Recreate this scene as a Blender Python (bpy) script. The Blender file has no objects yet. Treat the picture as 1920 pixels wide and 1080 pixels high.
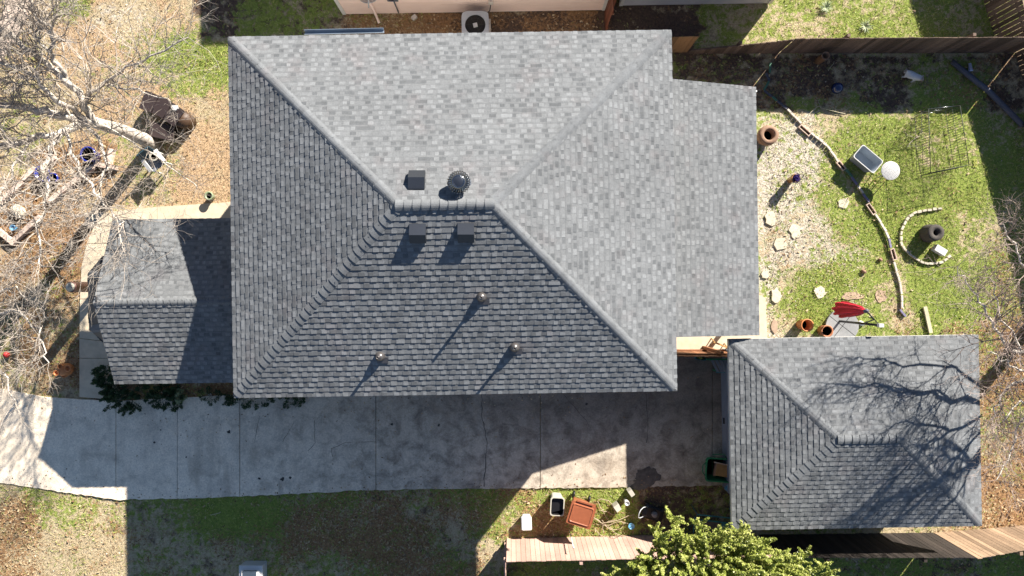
import bpy, math, random
import numpy as np
from mathutils import Vector, Matrix
random.seed(7); RNG = np.random.default_rng(11)
R = math.radians; PI = math.pi
scene = bpy.context.scene
COL = scene.collection

# ------------------------------------------------------------ camera, sky, sun
H = 21.5; F = 1290.0                      # camera height (m), focal length in photo pixels
cam_d = bpy.data.cameras.new('camera'); cam = bpy.data.objects.new('camera', cam_d); COL.objects.link(cam)
cam.location = (0, 0, H); cam.rotation_euler = (0, 0, 0)
cam_d.sensor_width = 36; cam_d.lens = 36 * F / 1920; cam_d.clip_end = 1000; cam_d.clip_start = .1
scene.camera = cam
SUN = Vector((1.111, 1.440, 1.0)).normalized()          # towards the sun
elev = math.asin(SUN.z); azim = math.atan2(SUN.x, SUN.y)
w = bpy.data.worlds.new("World"); scene.world = w; w.use_nodes = True
nt = w.node_tree; bg = nt.nodes['Background']
sky = nt.nodes.new('ShaderNodeTexSky'); sky.sky_type = 'NISHITA'; sky.sun_disc = False
sky.sun_elevation = elev; sky.sun_rotation = azim; sky.air_density = .8; sky.dust_density = 0.0; sky.ozone_density = 1.0
nt.links.new(sky.outputs[0], bg.inputs[0]); bg.inputs[1].default_value = 0.05
sd = bpy.data.lights.new('sun', 'SUN'); sd.energy = 5.0; sd.angle = R(0.55); sd.color = (1, .925, .81)
so = bpy.data.objects.new('sun', sd); COL.objects.link(so)
so.rotation_euler = SUN.to_track_quat('Z', 'Y').to_euler(); so.location = SUN * 60
scene.view_settings.view_transform = 'Standard'; scene.view_settings.look = 'None'
scene.view_settings.gamma = 1; scene.view_settings.exposure = 1.5
scene.render.engine = 'CYCLES'
try: scene.cycles.max_bounces = 6; scene.cycles.use_denoising = True
except Exception: pass

# ------------------------------------------------------------ helpers
def P(px, py, z=0.0):
    d = (H - z) / F
    return Vector(((px - 960) * d, (540 - py) * d, z))

def tag(o, label=None, cat=None, group=None, kind=None):
    if label: o['label'] = label
    if cat: o['category'] = cat
    if group: o['group'] = group
    if kind: o['kind'] = kind
    return o

def thing(name, label, cat, loc=(0, 0, 0), rz=0.0, group=None):
    o = bpy.data.objects.new(name, None); COL.objects.link(o)
    o.location = loc; o.rotation_euler = (0, 0, rz); o.empty_display_size = .2
    return tag(o, label, cat, group)

class MB:
    def __init__(s): s.v = []; s.f = []; s.m = []; s.a = []; s.mats = []; s.sm = []
    def mi(s, m):
        if m not in s.mats: s.mats.append(m)
        return s.mats.index(m)
    def add(s, vs, fs, m, shade=.5, smooth=False):
        b = len(s.v); s.v += [tuple(v) for v in vs]; k = s.mi(m)
        for i, f in enumerate(fs):
            s.f.append([b + j for j in f]); s.m.append(k); s.sm.append(smooth)
            s.a.append(shade[i] if isinstance(shade, (list, tuple)) else shade)
    def box(s, c, d, m, rz=0, shade=.5, M=None, taper=1.0):
        x, y, z = d[0] / 2, d[1] / 2, d[2] / 2; vs = []
        for sz in (-1, 1):
            t = taper if sz < 0 else 1
            for sx, sy in ((-1, -1), (1, -1), (1, 1), (-1, 1)): vs.append(Vector((sx * x * t, sy * y * t, sz * z)))
        if M is None: M = Matrix.Rotation(rz, 4, 'Z')
        vs = [Vector(c) + (M @ v) for v in vs]
        s.add(vs, [(3, 2, 1, 0), (4, 5, 6, 7), (0, 1, 5, 4), (1, 2, 6, 5), (2, 3, 7, 6), (3, 0, 4, 7)], m, shade)
        return s
    def lathe(s, prof, c, m, n=24, smooth=True, shade=.5, M=None, sy=1.0, wob=0):
        vs = []; c = Vector(c)
        for r, z in prof:
            for k in range(n):
                a = 2 * PI * k / n; rr = r * (1 + (wob * (-1) ** k))
                v = Vector((rr * math.cos(a), rr * math.sin(a) * sy, z))
                vs.append(c + (M @ v if M is not None else v))
        fs = []
        for i in range(len(prof) - 1):
            for k in range(n):
                k2 = (k + 1) % n; fs.append((i * n + k, i * n + k2, (i + 1) * n + k2, (i + 1) * n + k))
        if prof[0][0] > 1e-4: fs.append(tuple(reversed(range(n))))
        if prof[-1][0] > 1e-4: fs.append(tuple(range((len(prof) - 1) * n, len(prof) * n)))
        s.add(vs, fs, m, shade, smooth); return s
    def tube(s, pts, rad, m, n=6, shade=.5, cap=True):
        pts = [Vector(p) for p in pts]
        if not isinstance(rad, (list, tuple)): rad = [rad] * len(pts)
        vs = []; ref = Vector((0.13, 0.21, .97))
        for i, p in enumerate(pts):
            d = (pts[min(i + 1, len(pts) - 1)] - pts[max(i - 1, 0)])
            if d.length < 1e-6: d = Vector((0, 0, 1))
            d.normalize(); rr = ref if abs(d.dot(ref)) < .9 else Vector((1, 0, 0))
            u = d.cross(rr).normalized(); v = d.cross(u)
            for k in range(n):
                a = 2 * PI * k / n; vs.append(p + (u * math.cos(a) + v * math.sin(a)) * rad[i])
        fs = []
        for i in range(len(pts) - 1):
            for k in range(n):
                k2 = (k + 1) % n; fs.append((i * n + k, i * n + k2, (i + 1) * n + k2, (i + 1) * n + k))
        if cap: fs += [tuple(reversed(range(n))), tuple(range((len(pts) - 1) * n, len(pts) * n))]
        s.add(vs, fs, m, shade, n > 4); return s
    def prism(s, pts, z0, z1, m, shade=.5, inset=0.0):
        n = len(pts)
        area = sum(pts[i][0] * pts[(i + 1) % n][1] - pts[(i + 1) % n][0] * pts[i][1] for i in range(n))
        if area < 0: pts = pts[::-1]
        cx = sum(p[0] for p in pts) / n; cy = sum(p[1] for p in pts) / n
        vs = [(p[0], p[1], z0) for p in pts] + [(p[0] + (cx - p[0]) * inset, p[1] + (cy - p[1]) * inset, z1) for p in pts]
        fs = [tuple(range(n, 2 * n)), tuple(reversed(range(n)))] + [(i, (i + 1) % n, n + (i + 1) % n, n + i) for i in range(n)]
        s.add(vs, fs, m, shade); return s
    def build(s, name, parent=None, loc=None):
        me = bpy.data.meshes.new(name); me.from_pydata(s.v, [], s.f)
        for m in s.mats: me.materials.append(m)
        me.polygons.foreach_set('material_index', s.m); me.polygons.foreach_set('use_smooth', s.sm)
        at = me.attributes.new('shade', 'FLOAT', 'FACE'); at.data.foreach_set('value', s.a)
        me.update()
        o = bpy.data.objects.new(name, me); COL.objects.link(o)
        if parent is not None: o.parent = parent
        if loc is not None: o.location = loc
        return o

# ------------------------------------------------------------ materials
def nodes(name):
    m = bpy.data.materials.new(name); m.use_nodes = True; t = m.node_tree
    return m, t, t.nodes['Principled BSDF']
def N(t, kind, **kw):
    n = t.nodes.new(kind)
    for k, v in kw.items():
        if k.startswith('i_'):
            key = k[2:]; key = int(key) if key.isdigit() else key.replace('_', ' ')
            n.inputs[key].default_value = v
        else: setattr(n, k, v)
    return n
def mix(t, a, b, f, mode='MIX'):
    n = t.nodes.new('ShaderNodeMix'); n.data_type = 'RGBA'; n.blend_type = mode
    for src, i in ((f, 0), (a, 6), (b, 7)):
        if hasattr(src, 'is_output') or isinstance(src, bpy.types.NodeSocket): t.links.new(src, n.inputs[i])
        elif i == 0: n.inputs[0].default_value = src
        else: n.inputs[i].default_value = (*src, 1)
    return n.outputs[2]
def math_(t, op, a, b=0.0, clamp=False, c=None):
    n = t.nodes.new('ShaderNodeMath'); n.operation = op; n.use_clamp = clamp
    for i, s_ in enumerate((a, b) if c is None else (a, b, c)):
        if isinstance(s_, bpy.types.NodeSocket): t.links.new(s_, n.inputs[i])
        else: n.inputs[i].default_value = s_
    return n.outputs[0]
def noise(t, scale, detail=4, rough=.6, vec=None, dist=0):
    n = N(t, 'ShaderNodeTexNoise', i_Scale=scale, i_Detail=detail, i_Roughness=rough, i_Distortion=dist)
    if vec is None:
        g = t.nodes.get('geo_') or t.nodes.new('ShaderNodeNewGeometry'); g.name = 'geo_'; vec = g.outputs['Position']
    t.links.new(vec, n.inputs['Vector']); return n.outputs['Fac']
def mr(t, v, a, b, c=0., d=1.):
    n = t.nodes.new('ShaderNodeMapRange'); n.clamp = True
    t.links.new(v, n.inputs[0])
    for i, x in enumerate((a, b, c, d)): n.inputs[i + 1].default_value = x
    return n.outputs[0]
def attr(t, name):
    n = t.nodes.new('ShaderNodeAttribute'); n.attribute_name = name; return n.outputs['Fac']
_mc = {}
def mat(name, col, rough=.7, scale=12., amt=.35, shade=0.0, metal=0., col2=None, bump=0., spec=.3, big=.15):
    if name in _mc: return _mc[name]
    m, t, b = nodes(name)
    nf = noise(t, scale, 5, .65); nb = noise(t, .9, 3, .5)
    c2 = col2 or tuple(x * .55 for x in col)
    c = mix(t, tuple(min(1, x * 1.12) for x in col), c2, mr(t, nf, .5 - .3 / max(amt, .05) * .5, .5 + .3 / max(amt, .05) * .5) if amt > 0 else 0.0)
    k = mr(t, nb, .3, .7, 1 - big, 1 + big)
    if shade: k = math_(t, 'MULTIPLY', k, mr(t, attr(t, 'shade'), 0, 1, 1 - shade, 1 + shade))
    hs = t.nodes.new('ShaderNodeVectorMath'); hs.operation = 'SCALE'; t.links.new(c, hs.inputs[0]); t.links.new(k, hs.inputs['Scale'])
    t.links.new(hs.outputs[0], b.inputs['Base Color'])
    b.inputs['Roughness'].default_value = rough; b.inputs['Metallic'].default_value = metal
    b.inputs['Specular IOR Level'].default_value = spec
    if bump:
        bn = t.nodes.new('ShaderNodeBump'); bn.inputs['Strength'].default_value = bump; bn.inputs['Distance'].default_value = .02
        t.links.new(nf, bn.inputs['Height']); t.links.new(bn.outputs[0], b.inputs['Normal'])
    _mc[name] = m; return m

def shingle_mat(name, dark, mid, light, tint=(1, 1, 1)):
    m, t, b = nodes(name)
    s = attr(t, 'shade')
    cr = t.nodes.new('ShaderNodeValToRGB'); e = cr.color_ramp; e.interpolation = 'LINEAR'
    e.elements[0].position = 0; e.elements[0].color = (*dark, 1); e.elements[1].position = 1; e.elements[1].color = (*light, 1)
    x = e.elements.new(.5); x.color = (*mid, 1); t.links.new(s, cr.inputs[0])
    g = noise(t, 55, 3, .7); g2 = noise(t, 7, 4, .6); g3 = noise(t, .5, 3, .5)
    k = math_(t, 'MULTIPLY', mr(t, g, .25, .75, .72, 1.28), mr(t, g2, .3, .7, .88, 1.12))
    k = math_(t, 'MULTIPLY', k, mr(t, g3, .3, .7, .93, 1.07))
    hs = t.nodes.new('ShaderNodeVectorMath'); hs.operation = 'SCALE'; t.links.new(cr.outputs[0], hs.inputs[0]); t.links.new(k, hs.inputs['Scale'])
    warm = noise(t, 1.3, 3, .6)
    c = mix(t, hs.outputs[0], (1.06, .97, .96), mr(t, warm, .55, .75, 0, .8), 'MULTIPLY')
    t.links.new(c, b.inputs['Base Color']); b.inputs['Roughness'].default_value = .92; b.inputs['Specular IOR Level'].default_value = .25
    bn = t.nodes.new('ShaderNodeBump'); bn.inputs['Strength'].default_value = .35; bn.inputs['Distance'].default_value = .008
    t.links.new(g, bn.inputs['Height']); t.links.new(bn.outputs[0], b.inputs['Normal'])
    return m
M_SH = shingle_mat('asphalt_shingle', (.088, .094, .102), (.149, .157, .167), (.200, .210, .222))
M_CAP = shingle_mat('cap_shingle', (.128, .136, .147), (.146, .155, .166), (.162, .172, .185))

M_WALL = mat('painted_siding', (.62, .60, .56), .7, 8, .2)
M_PINK = mat('pale_pink_siding', (.88, .70, .62), .6, 3, .15, shade=.12, big=.06, col2=(.80, .60, .52))
M_GREYW = mat('pale_grey_siding', (.68, .68, .72), .6, 3, .15, shade=.1, big=.06)
M_TRIM = mat('white_trim', (.75, .73, .70), .5, 10, .1)
M_DKTRIM = mat('dark_drip_edge', (.06, .065, .075), .5, 10, .1)
M_GUT = mat('slate_blue_gutter', (.20, .25, .32), .4, 14, .2)
M_BLKMET = mat('black_painted_metal', (.022, .025, .032), .45, 30, .2, spec=.5)
M_VENT = mat('grey_vent_metal', (.10, .115, .145), .45, 30, .15, spec=.5)
M_CHROME = mat('bright_metal', (.45, .45, .47), .22, 20, .2, metal=1.)
M_TURB = mat('dark_metal_turbine', (.20, .21, .23), .18, 20, .2, metal=.9)
M_LEAD = mat('lead_flashing', (.16, .15, .15), .35, 40, .4, metal=.6)
M_WOOD = mat('weathered_fence_wood', (.17, .115, .085), .8, 30, .6, shade=.45, col2=(.07, .05, .042))
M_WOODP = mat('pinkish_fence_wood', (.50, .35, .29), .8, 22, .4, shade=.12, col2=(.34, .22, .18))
M_REDW = mat('reddish_wood', (.26, .09, .05), .7, 25, .5, shade=.3)
M_TIMBER = mat('pale_pink_landscape_timber', (.68, .54, .46), .8, 14, .6, shade=.2, col2=(.32, .23, .18))
M_PALEW = mat('pale_lumber', (.60, .54, .38), .7, 18, .3)
M_TERRA = mat('terracotta', (.42, .17, .08), .6, 14, .5, col2=(.25, .10, .05))
M_TERRAD = mat('weathered_brown_clay', (.34, .21, .14), .7, 14, .5)
M_TERRAO = mat('bright_orange_clay', (.62, .24, .09), .5, 12, .4)
M_BLUEG = mat('cobalt_glazed_ceramic', (.02, .035, .30), .15, 9, .3, spec=.6)
M_NAVY = mat('navy_glass', (.012, .025, .10), .08, 9, .2, spec=.8)
M_SOILP = mat('potting_soil', (.04, .028, .02), .9, 60, .6)
M_WHITE = mat('white_plastic', (.66, .66, .66), .4, 12, .08, big=.03)
M_CREAM = mat('cream_plastic', (.50, .48, .42), .5, 12, .15)
M_GREYP = mat('grey_plastic', (.24, .27, .31), .45, 12, .15)
M_GREYL = mat('light_grey_plastic', (.50, .53, .58), .45, 12, .1)
M_BLACK = mat('black_plastic', (.012, .012, .014), .4, 12, .2, spec=.4)
M_BROWNP = mat('rust_brown_plastic', (.27, .088, .042), .35, 9, .4, spec=.5, col2=(.19, .06, .03))
M_STONE = mat('sandstone_slab', (.66, .60, .47), .85, 10, .3, bump=.3, big=.12)
M_STONEP = mat('pink_sandstone', (.50, .36, .26), .85, 10, .4, bump=.3)
M_EDGE = mat('pale_edging_concrete', (.64, .58, .52), .8, 18, .5, bump=.2)
M_EDGEG = mat('green_edging_block', (.10, .22, .15), .7, 18, .4)
M_EDGED = mat('slate_edging_block', (.10, .105, .14), .7, 18, .5)
M_EDGEV = mat('violet_grey_edging_block', (.22, .20, .32), .7, 18, .3)
M_DKCON = mat('dark_aggregate_concrete', (.085, .075, .068), .9, 40, .7, bump=.5)
M_REDF = mat('red_umbrella_fabric', (.52, .02, .045), .7, 6, .4, shade=.35, col2=(.34, .012, .03))
M_GREYC = mat('grey_base_plate', (.32, .325, .33), .6, 14, .25)
M_DIRTY = mat('green_cart_plastic', (.04, .26, .12), .45, 12, .3)
M_CARD = mat('tan_board', (.42, .25, .10), .7, 8, .4)
M_TEAL = mat('turquoise_metal', (.03, .20, .24), .4, 12, .3)
M_BLUEP = mat('sky_blue_plastic', (.14, .38, .62), .4, 12, .15)
M_HOSE = mat('tan_hose', (.36, .29, .20), .5, 30, .4)
M_CHEST = mat('dark_brown_resin', (.030, .021, .021), .5, 25, .5, shade=.2, col2=(.035, .025, .026))
M_CHESTE = mat('mid_brown_resin', (.085, .05, .032), .5, 25, .4)
M_POSTB = mat('brown_painted_post', (.20, .10, .085), .5, 12, .3)
M_BARK = mat('pale_grey_bark', (.66, .61, .54), .85, 9, .9, col2=(.30, .265, .235), big=.1)
M_TWIG = mat('pale_twig', (.45, .40, .345), .8, 6, .7, col2=(.22, .185, .16))
M_TWIGR = mat('brownish_twig', (.36, .29, .25), .8, 6, .6, col2=(.15, .11, .10))
M_DOG = mat('white_fur', (.55, .55, .56), .95, 25, .25); M_DOGT = mat('tan_fur', (.30, .25, .22), .95, 25, .4)
M_PURP = mat('violet_petals', (.06, .03, .22), .8, 30, .4)
M_GLASSA = mat('amber_glazed_jar', (.40, .22, .10), .3, 9, .6)
M_CONC_L = mat('patio_concrete', (.66, .56, .42), .85, 5, .3, big=.08)
M_RED = mat('red_plastic', (.5, .03, .03), .4, 9, .1)
M_WIRE = mat('dark_wire', (.05, .06, .05), .5, 9, .1)
M_YEL = mat('yellow_rope', (.5, .5, .12), .6, 9, .1)

def leaf_mat(name, c1, c2, c3, trans=.25, rough=.5):
    m, t, b = nodes(name); s = attr(t, 'shade')
    cr = t.nodes.new('ShaderNodeValToRGB'); e = cr.color_ramp
    e.elements[0].color = (*c1, 1); e.elements[1].color = (*c3, 1); x = e.elements.new(.5); x.color = (*c2, 1)
    t.links.new(s, cr.inputs[0]); t.links.new(cr.outputs[0], b.inputs['Base Color'])
    b.inputs['Roughness'].default_value = rough; b.inputs['Specular IOR Level'].default_value = .3
    if trans:
        tr = t.nodes.new('ShaderNodeBsdfTranslucent'); t.links.new(cr.outputs[0], tr.inputs[0])
        ms = t.nodes.new('ShaderNodeMixShader'); ms.inputs[0].default_value = trans
        t.links.new(b.outputs[0], ms.inputs[1]); t.links.new(tr.outputs[0], ms.inputs[2])
        t.links.new(ms.outputs[0], t.nodes['Material Output'].inputs[0])
    return m
M_EVER = leaf_mat('privet_leaf', (.06, .11, .02), (.31, .36, .07), (.70, .68, .28), .3, .35)
M_SHRUB = leaf_mat('dark_shrub_leaf', (.012, .035, .012), (.025, .06, .02), (.05, .09, .03), .15)
M_GRASS = leaf_mat('grass_blade', (.07, .13, .018), (.32, .41, .075), (.64, .66, .23), .3)
M_STRAW = leaf_mat('dry_grass_blade', (.22, .16, .08), (.42, .33, .19), (.62, .52, .35), .2)
M_LEAFD = leaf_mat('fallen_leaf', (.11, .06, .035), (.33, .21, .12), (.62, .50, .32), .2)
M_PEB = leaf_mat('pebble', (.34, .28, .23), (.52, .45, .38), (.78, .72, .64), 0, .8)
M_PALELF = leaf_mat('pale_leaf', (.12, .16, .08), (.30, .36, .20), (.50, .52, .34), .2)
M_SEED = leaf_mat('dry_seed_head', (.15, .08, .05), (.26, .15, .10), (.38, .24, .16), .2)

# ------------------------------------------------------------ ground fields (what grows or lies where)
CH = {c: i for i, c in enumerate('GLSWO')}      # green, litter, soil, white gravel, orange earth
SPEC = [  # x0,y0,x1,y1 in ground units of the photo, softness, values
 (-400, -400, 2400, 1500, 1, dict(G=.35, L=.2, S=.15, W=0, O=.1)),
 (-400, -400, 440, 420, 20, dict(G=.30, L=.12, S=.0, O=.45)),
 (270, 80, 450, 170, 80, dict(G=.75, O=.1)), (90, -60, 170, 50, 25, dict(G=.62)), (180, 0, 280, 70, 30, dict(G=.1, W=.35, O=.1)),
 (100, 40, 220, 120, 30, dict(O=.75, G=.2)), (330, 190, 440, 380, 25, dict(O=.85, G=.12)),
 (200, 160, 440, 260, 30, dict(O=.7)), (0, 180, 120, 330, 40, dict(G=.45, O=.2)),
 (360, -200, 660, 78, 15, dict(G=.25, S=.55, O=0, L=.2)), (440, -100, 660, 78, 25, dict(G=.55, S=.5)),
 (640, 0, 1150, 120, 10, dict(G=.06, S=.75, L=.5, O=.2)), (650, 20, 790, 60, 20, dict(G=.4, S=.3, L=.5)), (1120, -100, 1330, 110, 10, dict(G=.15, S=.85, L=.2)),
 (1300, -400, 1880, 92, 12, dict(G=.72, S=.0, L=.1, W=.1, O=0)), (1310, -50, 1480, 96, 20, dict(G=.55, S=.2, W=.2)),
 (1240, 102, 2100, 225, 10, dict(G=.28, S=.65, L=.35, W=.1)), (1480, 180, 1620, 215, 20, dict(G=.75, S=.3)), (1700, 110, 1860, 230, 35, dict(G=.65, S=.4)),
 (1400, 212, 1640, 640, 14, dict(G=.38, S=.0, W=.74, L=.12, O=.25)), (1555, 200, 1660, 460, 30, dict(G=.62, W=.35)),
 (1425, 230, 1550, 300, 30, dict(O=.35)), (1540, 205, 1720, 290, 35, dict(G=.6, W=.35, O=.2)), (1560, 380, 1690, 640, 40, dict(G=.58, W=.58)),
 (1450, 500, 1600, 640, 40, dict(G=.62, W=.5)), (1500, 560, 1570, 610, 40, dict(G=.95, W=.1)), (1620, 212, 2000, 640, 20, dict(G=.74, W=.12, S=0, L=.16, O=.1)), (1600, 340, 1700, 470, 40, dict(G=.85)), (1700, 500, 1800, 610, 40, dict(G=.95)),
 (1660, 560, 1710, 630, 30, dict(G=.5, O=.3, L=.45)), (1850, 420, 2000, 640, 40, dict(G=.7, L=.35)),
 (1765, 600, 2300, 1010, 20, dict(G=.50, L=.58, S=.35, O=.1, W=0)), (1820, 900, 2000, 1000, 40, dict(G=.3, L=.8)),
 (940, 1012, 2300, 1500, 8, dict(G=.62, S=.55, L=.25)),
 (-400, 900, 240, 1500, 10, dict(G=.22, L=.25, S=0, O=.15, W=.12)), (-100, 930, 70, 1100, 40, dict(L=.6, O=.3)), (40, 910, 240, 990, 25, dict(G=.5)),
 (200, 905, 920, 1010, 40, dict(G=.62, S=.5, L=.35)), (330, 900, 650, 1030, 110, dict(G=.8, S=.4, L=.2)), (640, 900, 900, 980, 70, dict(G=.62, S=.5, L=.45)), (236, 1000, 900, 1400, 60, dict(G=.45, S=.3, L=.3, O=.1)),
 (540, 940, 880, 1060, 90, dict(G=.5, L=.6, S=.4)), (700, 980, 900, 1200, 60, dict(G=.5, L=.55)),
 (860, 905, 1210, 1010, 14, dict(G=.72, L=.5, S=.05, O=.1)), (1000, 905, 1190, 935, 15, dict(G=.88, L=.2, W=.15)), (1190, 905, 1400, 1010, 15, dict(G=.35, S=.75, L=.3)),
 (-400, 400, 160, 735, 15, dict(G=.3, L=.55, S=.15, O=.3)), (-40, 480, 110, 600, 40, dict(L=.75, G=.15)), (90, 430, 170, 560, 15, dict(G=.55, L=.8)),
 (-40, 560, 100, 720, 40, dict(G=.3, S=.3, L=.5)), (0, 330, 150, 460, 25, dict(L=.85, O=.6, G=.05)), (60, 270, 210, 360, 20, dict(L=.85, O=.6, G=.05)),
 (180, 715, 700, 782, 8, dict(G=.35, S=.6, L=.6, O=0, W=0)), (600, 715, 780, 772, 12, dict(G=.1, L=.95, S=.3)),
]
_G = np.random.default_rng(5).random((64, 64))
def vnoise(x, y):
    xi, yi = np.floor(x).astype(int), np.floor(y).astype(int); fx, fy = x - xi, y - yi; fx = fx * fx * (3 - 2 * fx); fy = fy * fy * (3 - 2 * fy)
    g = lambda a, b: _G[a % 64, b % 64]
    return (g(xi, yi) * (1 - fx) + g(xi + 1, yi) * fx) * (1 - fy) + (g(xi, yi + 1) * (1 - fx) + g(xi + 1, yi + 1) * fx) * fy - .5
def fbm(x, y): return vnoise(x, y) + .5 * vnoise(x * 2.1 + 7, y * 2.1) + .3 * vnoise(x * 4.3, y * 4.3 + 3) + .2 * vnoise(x * 9.1 + 1, y * 9.1 + 3)
def fields(px, py):
    X0, Y0 = px, py
    px = X0 + 38 * fbm(X0 / 55, Y0 / 55 + 20); py = Y0 + 14 * fbm(X0 / 45 + 9, Y0 / 45)
    A = fields0(px, py)
    for k, (sc, am) in enumerate(((70, .42), (60, .5), (80, .3), (75, .45), (90, .45))):
        n = fbm(X0 / sc + k * 11, Y0 / sc + k * 5); A[k] = np.clip(A[k] * (1 + am * 1.3 * n) + am * .3 * n, 0, 1.1)
    return A
def fields0(px, py):
    A = np.zeros((5,) + px.shape)
    for x0, y0, x1, y1, s, d in SPEC:
        wx = np.clip((px - x0) / s + .5, 0, 1) * np.clip((x1 - px) / s + .5, 0, 1)
        wy = np.clip((py - y0) / s + .5, 0, 1) * np.clip((y1 - py) / s + .5, 0, 1)
        ww = wx * wy; ww = ww * ww * (3 - 2 * ww)
        for c, v in d.items(): A[CH[c]] = A[CH[c]] * (1 - ww) + v * ww
    return A

def ground():
    fx = np.arange(-20, 20.01, .14); fy = np.arange(-12, 12.01, .14)
    far = np.array([24, 30, 40, 60, 100, 200, 400.])
    xs = np.concatenate([-far[::-1], fx, far]); ys = np.concatenate([-far[::-1], fy, far])
    X, Y = np.meshgrid(xs, ys); nx, ny = len(xs), len(ys)
    Z = .012 * np.sin(X * 1.3 + Y * .7) + .010 * np.sin(Y * 2.1 - X * .9) - .03
    V = np.stack([X.ravel(), Y.ravel(), Z.ravel()], 1)
    i = np.arange(nx * ny).reshape(ny, nx)
    Fc = np.stack([i[:-1, :-1].ravel(), i[:-1, 1:].ravel(), i[1:, 1:].ravel(), i[1:, :-1].ravel()], 1)
    me = bpy.data.meshes.new('ground'); me.from_pydata(V.tolist(), [], Fc.tolist())
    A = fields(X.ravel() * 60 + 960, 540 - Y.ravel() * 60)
    for c, k in CH.items():
        at = me.attributes.new('f' + c, 'FLOAT', 'POINT'); at.data.foreach_set('value', A[k].astype(np.float32))
    me.polygons.foreach_set('use_smooth', [True] * len(Fc))
    m, t, b = nodes('lawn_and_earth'); me.materials.append(m)
    n1 = noise(t, 1.6, 6, .72); n2 = noise(t, 5.5, 6, .75, dist=.4); n3 = noise(t, 15, 6, .82); n4 = noise(t, 13, 5, .75, dist=.6); n5 = noise(t, 2.7, 6, .7)
    def mask(c, n, k=4.5, amp=2.2):
        a = math_(t, 'SUBTRACT', attr(t, 'f' + c), .5); v = math_(t, 'MULTIPLY_ADD', math_(t, 'SUBTRACT', n, .5), amp, c=a)
        return math_(t, 'MULTIPLY_ADD', v, k, True, c=.5)
    straw = mix(t, (.30, .23, .14), (.60, .51, .35), mr(t, n3, .3, .7))
    c = mix(t, straw, mix(t, (.34, .22, .13), (.58, .43, .28), mr(t, n4, .3, .7)), mask('O', n1, 3))
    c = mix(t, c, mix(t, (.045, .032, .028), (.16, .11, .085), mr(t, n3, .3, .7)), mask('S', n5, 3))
    c = mix(t, c, mix(t, (.28, .24, .19), (.72, .66, .56), mr(t, n3, .38, .62)), mask('W', n2, 5, 2.6))
    gg = mix(t, (.08, .13, .025), (.33, .39, .09), mr(t, n3, .3, .7)); gg = mix(t, gg, (.36, .36, .13), mr(t, n4, .5, .8, 0, .8))
    c = mix(t, c, gg, mask('G', n2, 4, 2.4))
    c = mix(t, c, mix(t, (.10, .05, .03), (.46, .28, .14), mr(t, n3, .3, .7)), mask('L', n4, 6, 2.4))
    t.links.new(c, b.inputs['Base Color']); b.inputs['Roughness'].default_value = .95; b.inputs['Specular IOR Level'].default_value = .1
    bn = t.nodes.new('ShaderNodeBump'); bn.inputs['Strength'].default_value = .9; bn.inputs['Distance'].default_value = .05
    t.links.new(n4, bn.inputs['Height']); t.links.new(bn.outputs[0], b.inputs['Normal'])
    o = bpy.data.objects.new('ground', me); COL.objects.link(o); tag(o, kind='structure')
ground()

# ------------------------------------------------------------ paved areas
def paved_mat():
    m, t, b = nodes('stained_concrete'); g = t.nodes.new('ShaderNodeNewGeometry'); sx = t.nodes.new('ShaderNodeSeparateXYZ'); t.links.new(g.outputs['Position'], sx.inputs[0])
    n1 = noise(t, .55, 5, .6); n2 = noise(t, 2.3, 6, .65, dist=.5); n3 = noise(t, 26, 4, .7)
    st = t.nodes.new('ShaderNodeMapping'); st.inputs['Scale'].default_value = (2.2, .25, 1); t.links.new(g.outputs['Position'], st.inputs['Vector'])
    n4 = noise(t, 1.1, 5, .6, st.outputs[0])
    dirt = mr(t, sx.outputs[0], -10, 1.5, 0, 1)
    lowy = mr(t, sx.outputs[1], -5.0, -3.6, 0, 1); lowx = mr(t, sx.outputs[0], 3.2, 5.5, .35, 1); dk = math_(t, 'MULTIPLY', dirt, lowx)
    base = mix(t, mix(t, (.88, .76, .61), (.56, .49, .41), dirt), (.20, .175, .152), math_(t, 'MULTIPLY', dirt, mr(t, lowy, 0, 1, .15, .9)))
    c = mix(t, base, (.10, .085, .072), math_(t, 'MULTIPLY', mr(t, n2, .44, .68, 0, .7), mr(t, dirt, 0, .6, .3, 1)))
    c = mix(t, c, (.20, .165, .13), mr(t, n4, .5, .75, 0, .35)); c = mix(t, c, (.13, .10, .08), math_(t, 'MULTIPLY', mr(t, noise(t, 1.3, 8, .8, dist=.5), .50, .64, 0, .6), mr(t, dirt, .2, .9, .12, 1))); c = mix(t, c, (.46, .41, .35), mr(t, n1, .52, .78, 0, .45))
    c = mix(t, c, (.30, .24, .18), mr(t, noise(t, 1.1, 4, .6, dist=.8), .55, .75, 0, .5))
    k = mr(t, n3, .3, .7, .74, 1.2)
    hs = t.nodes.new('ShaderNodeVectorMath'); hs.operation = 'SCALE'; t.links.new(c, hs.inputs[0]); t.links.new(k, hs.inputs['Scale'])
    t.links.new(hs.outputs[0], b.inputs['Base Color']); b.inputs['Roughness'].default_value = .9; b.inputs['Specular IOR Level'].default_value = .2
    bn = t.nodes.new('ShaderNodeBump'); bn.inputs['Strength'].default_value = .3; bn.inputs['Distance'].default_value = .01
    t.links.new(n3, bn.inputs['Height']); t.links.new(bn.outputs[0], b.inputs['Normal'])
    return m
M_CONC = paved_mat()
M_CRACK = mat('crack_and_joint_dirt', (.085, .075, .068), .95, 30, .4)
M_SPILL = mat('dark_spill', (.05, .046, .045), .95, 9, .5, col2=(.16, .145, .135))
def G(px, py, z=0): p = P(px, py, 0); return (p.x, p.y, z)
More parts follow.
